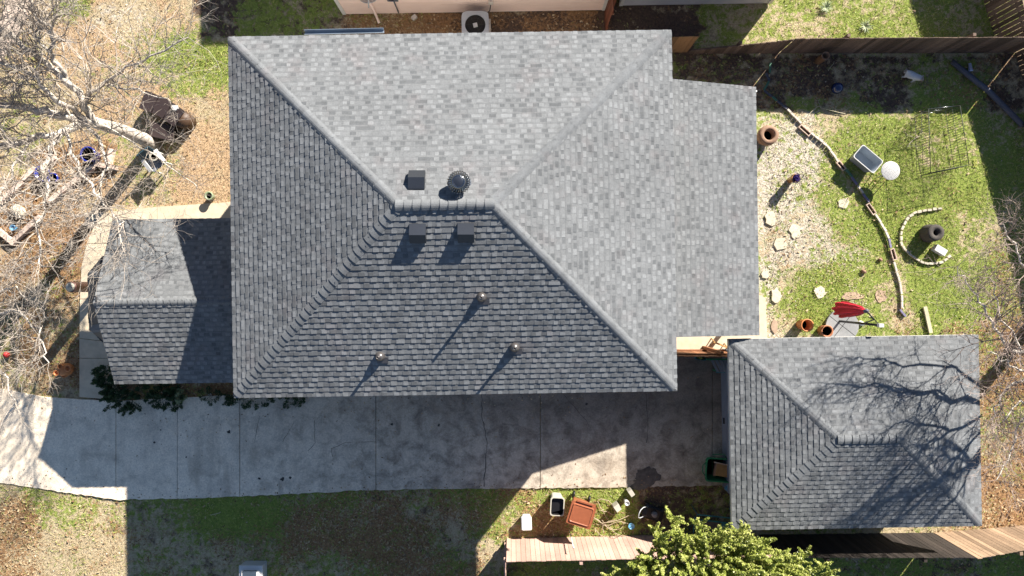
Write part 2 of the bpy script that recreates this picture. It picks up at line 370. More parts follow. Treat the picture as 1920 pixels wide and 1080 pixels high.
def jag(pts, amp=.03, step=.35):
    out = []
    for i in range(len(pts)):
        a = Vector(pts[i][:2]); b = Vector(pts[(i + 1) % len(pts)][:2]); n = max(1, int((b - a).length / step))
        for k in range(n):
            p = a.lerp(b, k / n); j = amp if k else 0
            out.append((p.x + random.uniform(-j, j), p.y + random.uniform(-j, j)))
    return out
def ribbon(mb, pts, wd, z, m, jit=.4):
    for i in range(len(pts) - 1):
        a = Vector(pts[i][:2]); b = Vector(pts[i + 1][:2]); n = max(1, int((b - a).length / .12)); d = (b - a).normalized(); q = Vector((-d.y, d.x))
        prev = None
        for k in range(n + 1):
            p = a.lerp(b, k / n) + q * random.uniform(-jit, jit) * wd; ww = wd * random.uniform(.4, 1.1) / 2
            cur = (p + q * ww, p - q * ww)
            if prev: mb.add([(*prev[1], z), (*cur[1], z), (*cur[0], z), (*prev[0], z)], [(0, 1, 2, 3)], m)
            prev = cur
def driveway():
    mb = MB(); zt = .02; gp = .011
    top = [(-120, 715), (0, 728), (88, 745), (218, 752), (450, 740), (705, 690), (1013, 650), (1356, 655)]
    bot = [(-120, 890), (0, 905), (110, 921), (219, 937), (450, 931), (705, 918), (1013, 915), (1356, 910)]
    def ip(tab, x):
        for (a, b), (c, d) in zip(tab, tab[1:]):
            if a <= x <= c: return b + (d - b) * (x - a) / (c - a)
    cuts = [-120, 218, 450, 705, 1013, 1335, 1356]
    for a, c in zip(cuts, cuts[1:]):
        xs = sorted({a + .6, c - .6} | {x for x, _ in top if a < x < c})
        tp = [G(x, ip(top, x)) for x in xs]; bt = [G(x, ip(bot, x)) for x in reversed(xs)]
        def edge(l, amp):
            o = []
            for i in range(len(l) - 1):
                p, q = Vector(l[i]), Vector(l[i + 1]); n = max(1, int((q - p).length / .12))
                for k in range(n):
                    r = p.lerp(q, k / n); o.append((r.x, r.y + (random.uniform(-amp, amp) if 0 < k else 0)))
            return o + [l[-1][:2]]
        mb.prism(edge(tp, .01) + edge(bt, .022), -.12, zt, M_CONC)
    cr = MB()
    def pl(*pp): return [G(x, y)[:2] for x, y in pp]
    ribbon(mb, pl((905, 690), (903, 780), (914, 830), (907, 912)), .028, .024, M_CRACK, .8)
    ribbon(mb, pl((333, 752), (333, 930)), .014, .024, M_CRACK, .2)
    ribbon(mb, pl((1205, 655), (1215, 800), (1212, 830)), .018, .024, M_CRACK, .8)
    for L in [((705, 828), (650, 829), (622, 840), (624, 856)), ((590, 812), (592, 830), (578, 845)), ((552, 792), (530, 828)), ((488, 780), (480, 815), (478, 830)),
              ((590, 788), (591, 812)), ((1040, 720), (1100, 790), (1105, 800)), ((940, 795), (972, 797))]:
        ribbon(mb, pl(*L), .013, .024, M_CRACK, .9)
    for x, y, r in [(735, 795, .05), (823, 797, .05), (302, 806, .03), (350, 857, .03), (430, 810, .07), (1100, 757, .05), (530, 898, .07), (486, 897, .05), (290, 829, .04), (545, 895, .05)]:
        c = G(x, y); mb.prism([(c[0] + r * math.cos(a) * random.uniform(.5, 1.3), c[1] + r * math.sin(a) * random.uniform(.4, 1.1)) for a in np.arange(0, 6.2, .7)], .021, .0245, M_CRACK)
    for (x, y, rx, ry) in [(1213, 893, .42, .30), (1205, 905, .32, .2), (1198, 912, .25, .12)]:
        c = G(x, y); mb.prism([(c[0] + rx * math.cos(a) * random.uniform(.75, 1.12), c[1] + ry * math.sin(a) * random.uniform(.75, 1.12)) for a in np.arange(0, 6.2, .2)], .0205, .0255 + ry * .01, M_SPILL)
    o = mb.build('driveway'); tag(o, kind='structure')
    # pale front walk that bends round the porch
    mb = MB(); T = []
    walk = [[(432, 379), (296, 388), (296, 420), (432, 414)], [(295.2, 388), (212, 397), (178, 424), (214, 424), (295.2, 420)],
            [(432, 379.5), (560, 372), (560, 700), (432, 700)],
            [(177.6, 424.8), (164, 456), (206, 456), (213, 424.8)], [(163.6, 457), (154, 500), (151, 560), (200, 560), (206, 457)],
            [(151, 561), (150, 634), (203, 640), (200, 561)], [(150, 635), (150, 671), (205, 671), (203, 641)], [(150, 672), (150, 744), (226, 750), (205, 672)],
            [(164, 398), (206, 399), (172, 424), (160, 424)]]
    for q in walk: mb.prism([G(*p)[:2] for p in q], -.1, .03, M_CONC_L)
    tag(mb.build('front_walk'), kind='structure')
    mb = MB(); mb.prism([G(*p)[:2] for p in [(1140, 190), (1415, 190), (1418, 552), (1434, 558), (1438, 640), (1375, 655), (1143, 655)]], -.1, .05, M_CONC_L)
    tag(mb.build('patio_slab'), kind='structure')
    mb = MB(); mb.prism([G(*p)[:2] for p in [(18, -60), (75, -60), (62, 0), (52, 25), (40, 60), (0, 118), (-60, 150), (-60, 90), (-10, 60), (8, 20)]], -.1, .02, mat('pinkish_sidewalk', (.60, .48, .40), .9, 8, .3))
    tag(mb.build('sidewalk'), kind='structure')
driveway()

# ------------------------------------------------------------ shingled roofs
def clip(poly, conv):
    """Sutherland-Hodgman, 2D (u,v), conv counter-clockwise"""
    out = poly
    for i in range(len(conv)):
        a = conv[i]; b = conv[(i + 1) % len(conv)]; ex, ey = b[0] - a[0], b[1] - a[1]
        inp = out; out = []
        if not inp: break
        for j in range(len(inp)):
            p = inp[j]; q = inp[(j + 1) % len(inp)]
            sp = ex * (p[1] - a[1]) - ey * (p[0] - a[0]); sq = ex * (q[1] - a[1]) - ey * (q[0] - a[0])
            if sp >= 0: out.append(p)
            if (sp >= 0) != (sq >= 0):
                t = sp / (sp - sq); out.append((p[0] + (q[0] - p[0]) * t, p[1] + (q[1] - p[1]) * t))
    return out
EXPO = .1435
def shingle_slope(mb, pts, expo=EXPO, rnd=random):
    """pts: slope outline, first two = eave (left to right seen from outside), then up round"""
    pts = [Vector(p) for p in pts]; o = pts[0]; u = (pts[1] - pts[0]).normalized()
    n = u.cross(pts[2] - pts[0]).normalized()
    if n.z < 0: n = -n
    v = n.cross(u); 
    conv = [((p - o).dot(u), (p - o).dot(v)) for p in pts]
    ar = sum(conv[i][0] * conv[(i + 1) % len(conv)][1] - conv[(i + 1) % len(conv)][0] * conv[i][1] for i in range(len(conv)))
    if ar < 0: conv = conv[::-1]
    umin = min(c[0] for c in conv); umax = max(c[0] for c in conv); vmax = max(c[1] for c in conv)
    def W(p, h): return o + u * p[0] + v * p[1] + n * h
    # deck under the shingles
    k = len(pts); mb.add([W(c, -.0) for c in conv] + [W(c, -.03) for c in conv], [tuple(range(k)), tuple(reversed(range(k, 2 * k)))] + [(k + i, k + (i + 1) % k, (i + 1) % k, i) for i in range(k)], M_DKTRIM)
    rows = int(vmax / expo) + 1
    for r in range(rows):
        v0 = r * expo; v1 = v0 + expo; x = umin - rnd.uniform(0, .3); hi = rnd.random() < .5
        tone = rnd.uniform(-.04, .04)
        while x < umax:
            wd = rnd.uniform(.085, .15) if hi else rnd.uniform(.07, .17)
            tb = .0165 if hi else .0095
            x1 = x + wd
            q = rnd.random()
            if hi: sh = .92 if q < .45 else (.66 if q < .68 else .18)
            else: sh = .2 if q < .18 else (.5 if q < .6 else .58)
            sh += rnd.uniform(-.07, .07) + tone
            jb = rnd.uniform(-.003, .003)
            hh = lambda p: tb * (1 - (p[1] - v0) / expo) + .0025
            vm = v0 + expo * (rnd.uniform(.52, .64) if hi or sh < .34 else .68)
            up = .47 + tone + rnd.uniform(-.05, .05)
            for va, vb, ds in ((v0 + jb, vm, 0), (vm, v0 + expo * .86, up - sh), (v0 + expo * .86, v1, up - sh - .16)):
                poly = clip([(x, va), (x1, va), (x1, vb), (x, vb)], conv)
                if len(poly) < 3: continue
                mb.add([W(p, hh(p)) for p in poly], [tuple(range(len(poly)))], M_SH, min(1, max(0, sh + ds)))
                if ds: continue
                bl = [p for p in poly if abs(p[1] - v0 - jb) < 2e-3]
                if len(bl) >= 2:
                    a = min(bl); b = max(bl)
                    mb.add([W(a, 0), W(b, 0), W(b, hh(b)), W(a, hh(a))], [(0, 1, 2, 3)], M_SH, .0)
                    if hi and b[0] - a[0] > .05:
                        for e, fl in ((a, 0), (b, 1)):
                            t2 = (e[0], min(v1, e[1] + expo * .95)); mb.add([W(e, 0), W(e, hh(e)), W(t2, .0025)], [(0, 1, 2) if fl else (2, 1, 0)], M_SH, .05)
            x = x1; hi = not hi if rnd.random() < .93 else hi
        
def caps(mb, a, b, n1, n2, wd=.118, expo=.185, lift=.017, base=.013):
    """overlapping cap shingles from a (butt end first) to b over the line where slopes n1,n2 meet"""
    a = Vector(a); b = Vector(b); d = (b - a); d.normalize(); a = a + d * (.10 if d.z > .05 else 0); L = (b - a).length; n1 = Vector(n1); n2 = Vector(n2)
    s1 = n1.cross(d); s2 = n2.cross(d)
    if s1.dot(n2) > 0: s1 = -s1
    if s2.dot(n1) > 0: s2 = -s2
    up = (n1 + n2).normalized(); k = int(L / expo)
    ex = L / k
    def sec(t, h, skew):
        c = a + d * t; ww = wd
        pts = [c + s1 * ww + n1 * (h - .008), c + s1 * ww * .5 + n1 * (h + .003), c + s1 * ww * .2 + n1 * (h + .003), c + up * (h - .004),
               c + s2 * ww * .2 + n2 * (h + .003), c + s2 * ww * .5 + n2 * (h + .003), c + s2 * ww + n2 * (h - .008)]
        return [p + d * skew * j for j, p in zip((1, .5, .2, 0, .2, .5, 1), pts)]
    for i in range(k):
        j = random.uniform(-.01, .01)
        lo = sec(i * ex + j, base + lift + random.uniform(-.003, .004), random.uniform(-.006, .01)); hi = sec((i + 1) * ex + .02, base, 0)
        bo = sec(i * ex + j, base - .014, 0); n = len(lo)
        vs = lo + hi + bo; fs = [(q, q + 1, n + q + 1, n + q) for q in range(n - 1)]; sh = random.choice((.25, .45, .55, .7, .85))
        mb.add(vs, fs, M_CAP, sh, False)
        mb.add(lo + bo, [(q + 1, q, n + q, n + q + 1) for q in range(n - 1)], M_DKTRIM, .0)
        mb.add(vs, [(0, n, 2 * n), (n - 1, 2 * n - 1, 3 * n - 1)], M_DKTRIM, .0)

def frame(cx, cy, rot):
    M = Matrix.Translation((cx, cy, 0)) @ Matrix.Rotation(rot, 4, 'Z')
    return lambda x, y, z: M @ Vector((x, y, z))
def nrm(a, b, c):
    n = (Vector(b) - Vector(a)).cross(Vector(c) - Vector(a)).normalized(); return n if n.z > 0 else -n

def hip_roof(Fm, hw, hd, ze, rise, root, name, capname):
    A, B, C, D = Fm(-hw, -hd, ze), Fm(hw, -hd, ze), Fm(hw, hd, ze), Fm(-hw, hd, ze)
    r = hw - hd; Rw, Re = Fm(-r, 0, ze + rise), Fm(r, 0, ze + rise)
    mb = MB()
    for pl in ([A, B, Re, Rw], [B, C, Re], [C, D, Rw, Re], [D, A, Rw]): shingle_slope(mb, pl)
    ro = mb.build(name, root)
    nS, nE, nN, nW = nrm(A, B, Re), nrm(B, C, Re), nrm(C, D, Rw), nrm(D, A, Rw)
    for a, b, p, q in ((A, Rw, nS, nW), (B, Re, nS, nE), (C, Re, nN, nE), (D, Rw, nN, nW)):
        m = MB(); caps(m, a, b, p, q); m.build('hip_cap', ro)
    m = MB(); caps(m, Rw + (Rw - Re).normalized() * .08, Re + (Re - Rw).normalized() * .05, nS, nN, base=.03); m.build('ridge_cap', ro)
    # fascia and soffit
    m = MB(); t = .02
    for p, q in ((A, B), (B, C), (C, D), (D, A)):
        d = (q - p).normalized(); nn = Vector((d.y, -d.x, 0)); z = Vector((0, 0, 1))
        i = -.03
        vs = [p + nn * i, q + nn * i, q + nn * i - z * .15, p + nn * i - z * .15]
        m.add(vs + [v - nn * t for v in vs], [(0, 1, 2, 3), (7, 6, 5, 4), (3, 2, 6, 7)], M_TRIM)
    m.add([A - Vector((0, 0, .14)), B - Vector((0, 0, .14)), C - Vector((0, 0, .14)), D - Vector((0, 0, .14))], [(3, 2, 1, 0)], M_TRIM)
    m.build('fascia', root)
    return ro, (nS, nE, nN, nW, A, B, C, D)

house = thing('house', 'large house under a grey shingled hip roof in the middle of the photo', 'house', (-1.45, 1.81, 0))
HL = Vector((-1.45, 1.81, 0))
def hf(x, y, z, M=Matrix.Rotation(R(.9), 4, 'Z')): return M @ Vector((x, y, z))
HW, HD, HE, HR = 5.41, 4.405, 4.7, 1.90
roof, (nS, nE, nN, nW, cA, cB, cC, cD) = hip_roof(hf, HW, HD, HE, HR, house, 'roof', 'cap')
# walls (with door and window openings fitted with real frames, seen only from the side)
mb = MB()
wi = .48
mb.box(hf(0, 0, HE / 2 - .09), (2 * (HW - wi), 2 * (HD - wi), HE - .18), M_WALL, R(.9)); mb.build('wall', house)
def window(root, c, rz, wd=1.1, ht=1.2):
    m = MB(); Mz = Matrix.Rotation(rz, 4, 'Z')
    for dx, dz, sx, sz in ((0, ht / 2, wd + .12, .08), (0, -ht / 2, wd + .12, .08), (wd / 2, 0, .08, ht), (-wd / 2, 0, .08, ht), (0, 0, wd, .04)):
        m.box(Vector(c) + Mz @ Vector((dx, 0, dz)), (sx, .08, sz), M_TRIM, rz)
    o = m.build('window', root)
    g = MB(); g.box(Vector(c), (wd - .06, .03, ht - .06), M_NAVY, rz); g.build('pane', o)
for x in (-3.2, -.4, 2.6): window(house, hf(x, -(HD - wi) - .02, 2.0), R(.9))
for x in (-3, 0, 3): window(house, hf(x, (HD - wi) + .02, 2.0), R(.9))
# gutter on the north eave
mb = MB(); a = P(570, 63, 4.62) - HL; b = P(719, 59.5, 4.62) - HL
for s_ in (0,):
    d = (b - a).normalized(); q = Vector((-d.y, d.x, 0))
    prof = [(0, 0), (.02, -.10), (.09, -.10), (.12, 0), (.11, .0), (.085, -.08), (.03, -.08), (.012, 0)]
    vs = []
    for p in (a, b):
        for y, z in prof: vs.append(p + q * (y - .02) + Vector((0, 0, z)))
    n = len(prof); mb.add(vs, [(i, (i + 1) % n, n + (i + 1) % n, n + i) for i in range(n)] + [tuple(range(n)), tuple(range(n, 2 * n))], M_GUT)
mb.build('gutter', house)

# porch roof (gable) on the west side
px0, px1, pyN, pyS, pyR, pzE, pzR = -11.03, -6.36, 1.885, -2.65, -.383, 2.5, 3.42
def wl(x, y, z): return Vector((x, y, z)) - HL
rb = .035 / 1
NW_, NE_, SW_, SE_ = wl(px0, pyN, pzE), wl(px1, pyN + .06, pzE), wl(px0 + .06, pyS, pzE), wl(px1, pyS + .06, pzE)
RW_, RE_ = wl(px0 + .03, pyR, pzR), wl(px1, pyR + .06, pzR)
mb = MB(); shingle_slope(mb, [SW_, SE_, RE_, RW_]); shingle_slope(mb, [NE_, NW_, RW_, RE_])
pr = mb.build('porch_roof', house)
m = MB(); caps(m, RW_, RE_, nrm(SW_, SE_, RE_), nrm(NE_, NW_, RW_), wd=.10, base=.014); m.build('ridge_cap', pr)
mb = MB()   # gable end, posts, beams
mb.add([SW_ + Vector((.12, .1, -.06)), NW_ + Vector((.12, -.1, -.06)), RW_ + Vector((.12, 0, -.1))], [(0, 1, 2)], M_WALL)
for s_, e in ((SW_, SE_), (NW_, NE_)): mb.box((s_ + e) / 2 + Vector((0, .12 if s_ is SW_ else -.12, -.16)), ((e - s_).length, .1, .2), M_TRIM, 0)
mb.build('porch_beam', house)
for y in (pyN - .25, .9, -1.6, pyS + .25):
    mb = MB(); c = wl(px0 + .35, y, 1.2); mb.box(c, (.12, .12, 2.4), M_TRIM); mb.box(c - Vector((0, 0, 1.1)), (.2, .2, .2), M_TRIM); mb.build('porch_post', house)
# small bay roof under the gable
mb = MB(); zb = 2.30; top = 2.86
b1, b2, b3, b4 = P(192, 480, zb) - HL, P(164, 514, zb) - HL, P(167, 618, zb) - HL, P(193, 641, zb) - HL
tN, tS = P(214, 520, top) - HL, P(216, 610, top) - HL
i1 = Vector((-10.85, b1.y + HL.y, zb)) - HL; i4 = Vector((-10.85, b4.y + HL.y, zb)) - HL
shingle_slope(mb, [b2, b1, i1, tN][0:4]); shingle_slope(mb, [b3, b2, tN, tS]); shingle_slope(mb, [b4, b3, tS, i4])
by = mb.build('bay_roof', house)
m = MB(); caps(m, b2, tN, nrm(b2, b1, tN), nrm(b3, b2, tN), wd=.11); caps(m, b3, tS, nrm(b3, b2, tS), nrm(b4, b3, tS), wd=.11); m.build('hip_cap', by)
mb = MB(); mb.prism([(p.x, p.y) for p in ((b1 * .93 + b4 * .07) + Vector((.1, 0, 0)), b2 + Vector((.12, -.1, 0)), b3 + Vector((.12, .1, 0)), (b4 * .93 + b1 * .07) + Vector((.1, 0, 0)))], .4 + 0, zb - .05, M_WALL); mb.build('bay_wall', house)

# patio roof (low slope) on the east side
ex0, ex1, eyN, eyS = 3.45, 6.88, 5.61, -1.32; z1 = 2.3; sl = .289
zi = z1 + (ex1 - ex0) * sl
q1, q2, q3, q4 = wl(ex1 + .02, eyS, z1), wl(ex1 - .08, eyN, z1), wl(ex0, eyN + .0, zi), wl(ex0, eyS, zi)
mb = MB(); shingle_slope(mb, [q1, q2, q3, q4]); mb.build('patio_roof', house)
mb = MB(); mb.box((q1 + q2) / 2 + Vector((-.2, 0, -.14)), (.1, 6.8, .16), M_TRIM)
for y in (eyN - .1, eyS + .1):
    a = wl(ex1 - .05, y, z1 - .13); b = wl(ex0, y, zi - .13); d = b - a
    mb.box((a + b) / 2, (d.length, .05, .16), M_TRIM, M=Matrix.Rotation(math.atan(sl), 4, 'Y'))
mb.build('patio_beam', house)
for y in (eyS + .12, 1.0, 3.3, eyN - .2):
    mb = MB(); mb.box(wl(ex1 - .2, y, 1.1), (.1, .1, 2.1), mat('brown_patio_post', (.22, .10, .05), .6, 10, .3)); mb.build('patio_post', house)

# roof fittings: find where the sight line meets a slope of the main roof
def on_slope(px, py, n, p0):
    o = Vector((0, 0, H)); d = (P(px, py, 0) - o); q = p0 + HL
    t = (q - o).dot(n) / d.dot(n); return o + d * t - HL
def slopeM(n, down):     # z = normal, -y = downslope
    z = n.normalized(); y = -(Vector(down) - z * Vector(down).dot(z)).normalized(); x = y.cross(z)
    return Matrix((x, y, z)).transposed().to_4x4()
M_VENTD = mat('charcoal_vent_metal', (.03, .036, .05), .4, 30, .2, spec=.5)
def box_vent(px, py, n, p0, down, lab):
    c = on_slope(px, py, n, p0); Mx = slopeM(n, down); m = MB()
    def V(x, y, z): return c + Mx @ Vector((x, y, z))
    w_, l_, h_ = .18, .21, .17
    vs = [V(-w_, l_, .03), V(w_, l_, .03), V(w_, 0, h_), V(-w_, 0, h_), V(-w_, -l_, h_ - .05), V(w_, -l_, h_ - .05), V(-w_, l_, .0), V(w_, l_, .0), V(-w_, -l_, .03), V(w_, -l_, .03)]
    m.add(vs, [(3, 2, 1, 0)], M_VENTD, .8); m.add(vs, [(4, 5, 2, 3), (8, 9, 5, 4), (0, 6, 8, 4, 3), (1, 2, 5, 9, 7), (6, 0, 1, 7)], M_BLKMET)
    o = m.build('box_vent', roof); o['label'] = lab
    f = MB(); f.add([V(-w_ - .02, l_ + .05, .02), V(w_ + .02, l_ + .05, .02), V(w_ + .02, -l_ - .02, .022), V(-w_ - .02, -l_ - .02, .022)], [(3, 2, 1, 0)], M_VENT); 
    return o
box_vent(784, 436, nS, cA, (0, -1, 0), 'black box vent on the shaded slope, left of its twin')
box_vent(874, 435, nS, cA, (0, -1, 0), 'black box vent on the shaded slope, right of its twin')
box_vent(782, 340, nN, cC, (0, 1, 0), 'grey box vent on the bright slope beside the round turbine vent')
def turbine():
    c = on_slope(862, 345, nN, cC); n = 28
    m = MB(); m.lathe([(.17, -.05), (.16, .16), (.13, .2)], c, M_BLKMET, n); m.lathe([(.26, -.02), (.25, .03), (.18, .05)], c, M_VENT, n)
    for k in range(26):      # curved vanes
        a = 2 * PI * k / 26; pts = []
        for z, r in ((.17, .15), (.21, .215), (.27, .245), (.33, .215), (.37, .15)):
            aa = a + (z - .27) * 1.6; pts.append(c + Vector((r * math.cos(aa), r * math.sin(aa), z)))
        m.tube(pts, .014, M_TURB, 4)
    m.lathe([(.15, .20), (.175, .27), (.15, .34)], c, M_BLACK, n)
    m.lathe([(.16, .355), (.165, .37), (.13, .395), (.07, .415), (0.0001, .42)], c, M_TURB, n)
    for k in range(20):
        a = 2 * PI * k / 20; m.box(c + Vector((.125 * math.cos(a), .125 * math.sin(a), .402)), (.022, .022, .014), M_CHROME, a)
    o = m.build('turbine_vent', roof); o['label'] = 'round dark metal turbine vent near the ridge'
turbine()
for px, py, h_, lb in ((903, 557, .42, 'uppermost pipe vent with the longest shadow'), (965, 651, .35, 'right-hand pipe vent of the lower two'), (713, 668, .33, 'left-hand pipe vent of the lower two')):
    c = on_slope(px, py, nS, cA); m = MB()
    m.lathe([(.12, -.05), (.115, .06), (.085, .12), (.04, .16)], c, M_LEAD, 20); m.lathe([(.034, .0), (.034, h_), (.022, h_), (.022, h_ - .06)], c, M_LEAD, 14)
    Mx = slopeM(nS, (0, -1, 0))
    m.lathe([(.11, .02), (.1, .035)], c, M_LEAD, 20, M=Mx)
    m.box(c + Mx @ Vector((.05, -.10, .021)), (.26, .16, .006), M_LEAD, M=Mx)
    o = m.build('pipe_vent', roof); o['label'] = lb

# ------------------------------------------------------------ garage
garage = thing('garage', 'small detached garage with grey hip roof right of the driveway', 'garage', (9.594, -4.038, 0))
def gf(x, y, z, M=Matrix.Rotation(R(1.0), 4, 'Z')): return M @ Vector((x, y, z))
hip_roof(gf, 3.49, 2.67, 2.26, .85, garage, 'roof', 'cap')
mb = MB(); M_GW = mat('blue_grey_siding', (.20, .235, .30), .6, 8, .2)
mb.box(gf(0.02, 0, 1.07), (2 * 3.0 + .04, 2 * 2.2, 2.12), M_GW, R(1)); mb.build('wall', garage)
mb = MB()
for k in range(4): mb.box(gf(-3.02, 0, .25 + k * .5), (.05, 3.6, .47), M_GW, R(1))
o = mb.build('garage_door', garage); m = MB(); m.box(gf(-3.07, 0, .3), (.04, .18, .05), M_BLKMET, R(1)); m.build('handle', o)

# ------------------------------------------------------------ neighbouring houses
def neighbour(name, label, x0, x1, y0, y1, hz, rise, m, roofm, ov=.4, rot=0, board=.2, hipx=2.5):
    root = thing(name, label, 'house', ((x0 + x1) / 2, (y0 + y1) / 2, 0), rot); hx, hy = (x1 - x0) / 2, (y1 - y0) / 2
    mb = MB(); k = int(hz / board)       # lapped siding
    for i in range(k):
        z0 = i * board; e = .012 * (i % 2)
        mb.box((0, 0, z0 + board / 2), (2 * hx + e * 0 + .0, 2 * hy, board - .012), m, shade=random.uniform(.3, .7))
    mb.box((0, 0, hz / 2), (2 * hx - .03, 2 * hy - .03, hz - .01), M_CRACK)
    for sx in (-1, 1):
        for sy in (-1, 1): mb.box((sx * (hx - .03), sy * (hy - .03), hz / 2 + .02), (.11, .11, hz), M_TRIM)
    mb.build('wall', root)
    mb = MB(); e = [(-hx - ov, -hy - ov), (hx + ov, -hy - ov), (hx + ov, hy + ov), (-hx - ov, hy + ov)]
    vs = [(x, y, hz + .02) for x, y in e] + [(-hx - ov + hipx, 0, hz + rise), (hx + ov - hipx, 0, hz + rise)]
    mb.add(vs, [(0, 1, 5, 4), (1, 2, 5), (2, 3, 4, 5), (3, 0, 4), (3, 2, 1, 0)], roofm); mb.build('roof', root)
    return root
M_NR = mat('brown_shingle_roof', (.16, .14, .13), .9, 12, .5)
n1 = neighbour('house', 'pale pink sided house wall at the top edge behind the big roof', -5.3, 2.85, 8.62, 13.55, 2.7, .9, M_PINK, M_NR, .35, R(.9))
n2 = neighbour('house', 'pale grey sided house wall at the top edge right of the reddish fence', 3.3, 8.0, 8.86, 17.5, 2.85, 1.6, M_GREYW, M_NR, .3, R(.9))
window(n1, (3.2, -2.485, 1.6), 0, 1.2, 1.0)
mb = MB(); mb.box((.1, 5.6, 2.0), (7.9, 6.2, 4.0), M_PINK); mb.prism([(-4.0, 2.5), (4.2, 2.5), (4.2, 8.8), (-4.0, 8.8)], 3.98, 4.2, M_NR, inset=.05); mb.build('added_shadow_wing', n1)  # unseen raised block, added to cast shadow on the upper left ground

# air conditioner between the houses
def aircon():
    c = P(891, 46, .8); r = thing('air_conditioner', 'grey square air conditioner with a fan beside the pink wall', 'air conditioner', (c.x, c.y, 0), R(1))
    s_ = .38; m = MB(); m.box((0, 0, .04), (.9, .9, .08), M_EDGE); m.build('pad', r)
    m = MB()
    for a in range(4):
        for k in range(16):
            x = -s_ + .025 + k * (2 * s_ - .05) / 15; M4 = Matrix.Rotation(a * PI / 2, 4, 'Z')
            m.box(M4 @ Vector((x, -s_, .42)), (.028, .02, .66), M_GREYL, a * PI / 2)
    m.box((0, 0, .42), (2 * s_ - .06, 2 * s_ - .06, .66), M_BLACK); m.build('casing', r)
    m = MB(); n = 40; outer = []; inner = []
    for k in range(n):
        a = 2 * PI * k / n; cx, sy = math.cos(a), math.sin(a); q = (abs(cx) ** 6 + abs(sy) ** 6) ** (-1 / 6)
        outer.append((cx * q * (s_ + .03), sy * q * (s_ + .03))); inner.append((cx * .31, sy * .31))
    vs = [(x, y, .76) for x, y in outer] + [(x, y, .80) for x, y in outer] + [(x, y, .80) for x, y in inner] + [(x, y, .7) for x, y in inner]
    fs = []
    for k in range(n):
        j = (k + 1) % n
        for b in range(3): fs.append((b * n + k, b * n + j, (b + 1) * n + j, (b + 1) * n + k))
    m.add(vs, fs, M_GREYL); m.build('top_rim', r)
    m = MB(); m.lathe([(.31, .66), (.31, .67)], (0, 0, 0), M_BLACK, 30)
    for k in range(4):
        a = k * PI / 2 + .5; M4 = Matrix.Rotation(a, 4, 'Z')
        vs = [M4 @ Vector(v) for v in ((.06, -.05, .72), (.27, -.13, .705), (.28, .07, .74), (.07, .07, .735))]; m.add(vs, [(0, 1, 2, 3)], M_WHITE)
    m.box((0, 0, .74), (.13, .13, .05), M_WHITE, .2); m.build('fan', r)
    m = MB()
    for k in range(6): a = k * PI / 3; m.tube([(.07 * math.cos(a), .07 * math.sin(a), .80), (.32 * math.cos(a), .32 * math.sin(a), .80)], .003, M_WIRE, 4)
    for q in (.12, .2, .28): m.tube([(q * math.cos(a), q * math.sin(a),   .803) for a in np.arange(0, 6.4, .3)], .0018, M_WIRE, 4)
    m.build('guard', r)
aircon()
def dish():
    c = P(691, -6, 1.7); r = thing('satellite_dish', 'white round satellite dish on the pink wall at the top edge', 'satellite dish', (c.x, c.y, 0))
    Mt = Matrix.Rotation(R(-25), 4, 'X')
    m = MB(); m.lathe([(.0001, 0), (.12, .012), (.22, .04), (.29, .075), (.285, .085), (.2, .045), (.0001, .012)], (0, 0, 1.6), M_WHITE, 32, M=Mt); m.build('reflector', r)
    m = MB(); m.tube([(0, -.3, 1.66), (.05, -.12, 2.0), (.05, -.02, 2.02)], .02, M_GREYL, 6); m.box((.05, 0, 2.02), (.1, .1, .08), M_GREYL); m.build('arm', r)
    m = MB(); m.tube([(0, 0, 1.6), (0, .12, 1.45), (0, .25, 1.2)], .025, M_GREYL, 8); m.box((0, .27, 1.2), (.16, .04, .2), M_GREYL); m.build('bracket', r)
dish()
c = P(735, 0, 1.3); r = thing('meter_box', 'grey electric meter box on the pink wall beside the dish', 'meter box', (c.x, 8.6, 0))
m = MB(); m.box((0, -.06, 1.35), (.32, .12, .45), M_VENT); m.build('box', r)
m = MB(); m.lathe([(.09, 0), (.09, .06), (.07, .08)], (0, -.12, 1.42), M_NAVY, 16, M=Matrix.Rotation(PI / 2, 4, 'X')); m.build('meter', r)
m = MB(); m.tube([(.0, -.05, 1.15), (.0, -.05, .1)], .02, M_VENT, 6); m.tube([(.16, -.05, 1.4), (.5, -.05, 1.5), (.9, -.04, 1.35)], .012, M_BLACK, 5); m.build('conduit', r)
c = P(712, 27, 0); m = MB(); m.tube([(c.x - .12, 8.56, 1.2), (c.x - .12, 8.54, .18), (c.x, 8.25, .07)], .045, M_PINK, 6)
tag(m.build('downspout'), 'pale pink downspout elbow at the foot of the pink wall', 'downspout')
c = P(777, 34); m = MB(); m.box((c.x, c.y, .05), (.16, .12, .12), M_EDGE, .7); tag(m.build('concrete_block'), 'small pale concrete block on bare soil beside the pink house', 'block')
c = P(922, 20); m = MB(); m.box((c.x, 8.57, .9), (.14, .1, .2), M_EDGE); m.tube([(c.x, 8.56, .8), (c.x - .05, 8.5, .4), (c.x - .3, 8.35, .3)], .015, M_BLACK, 5)
tag(m.build('disconnect_box'), 'small grey cable box on the pink wall above the air conditioner', 'cable box')

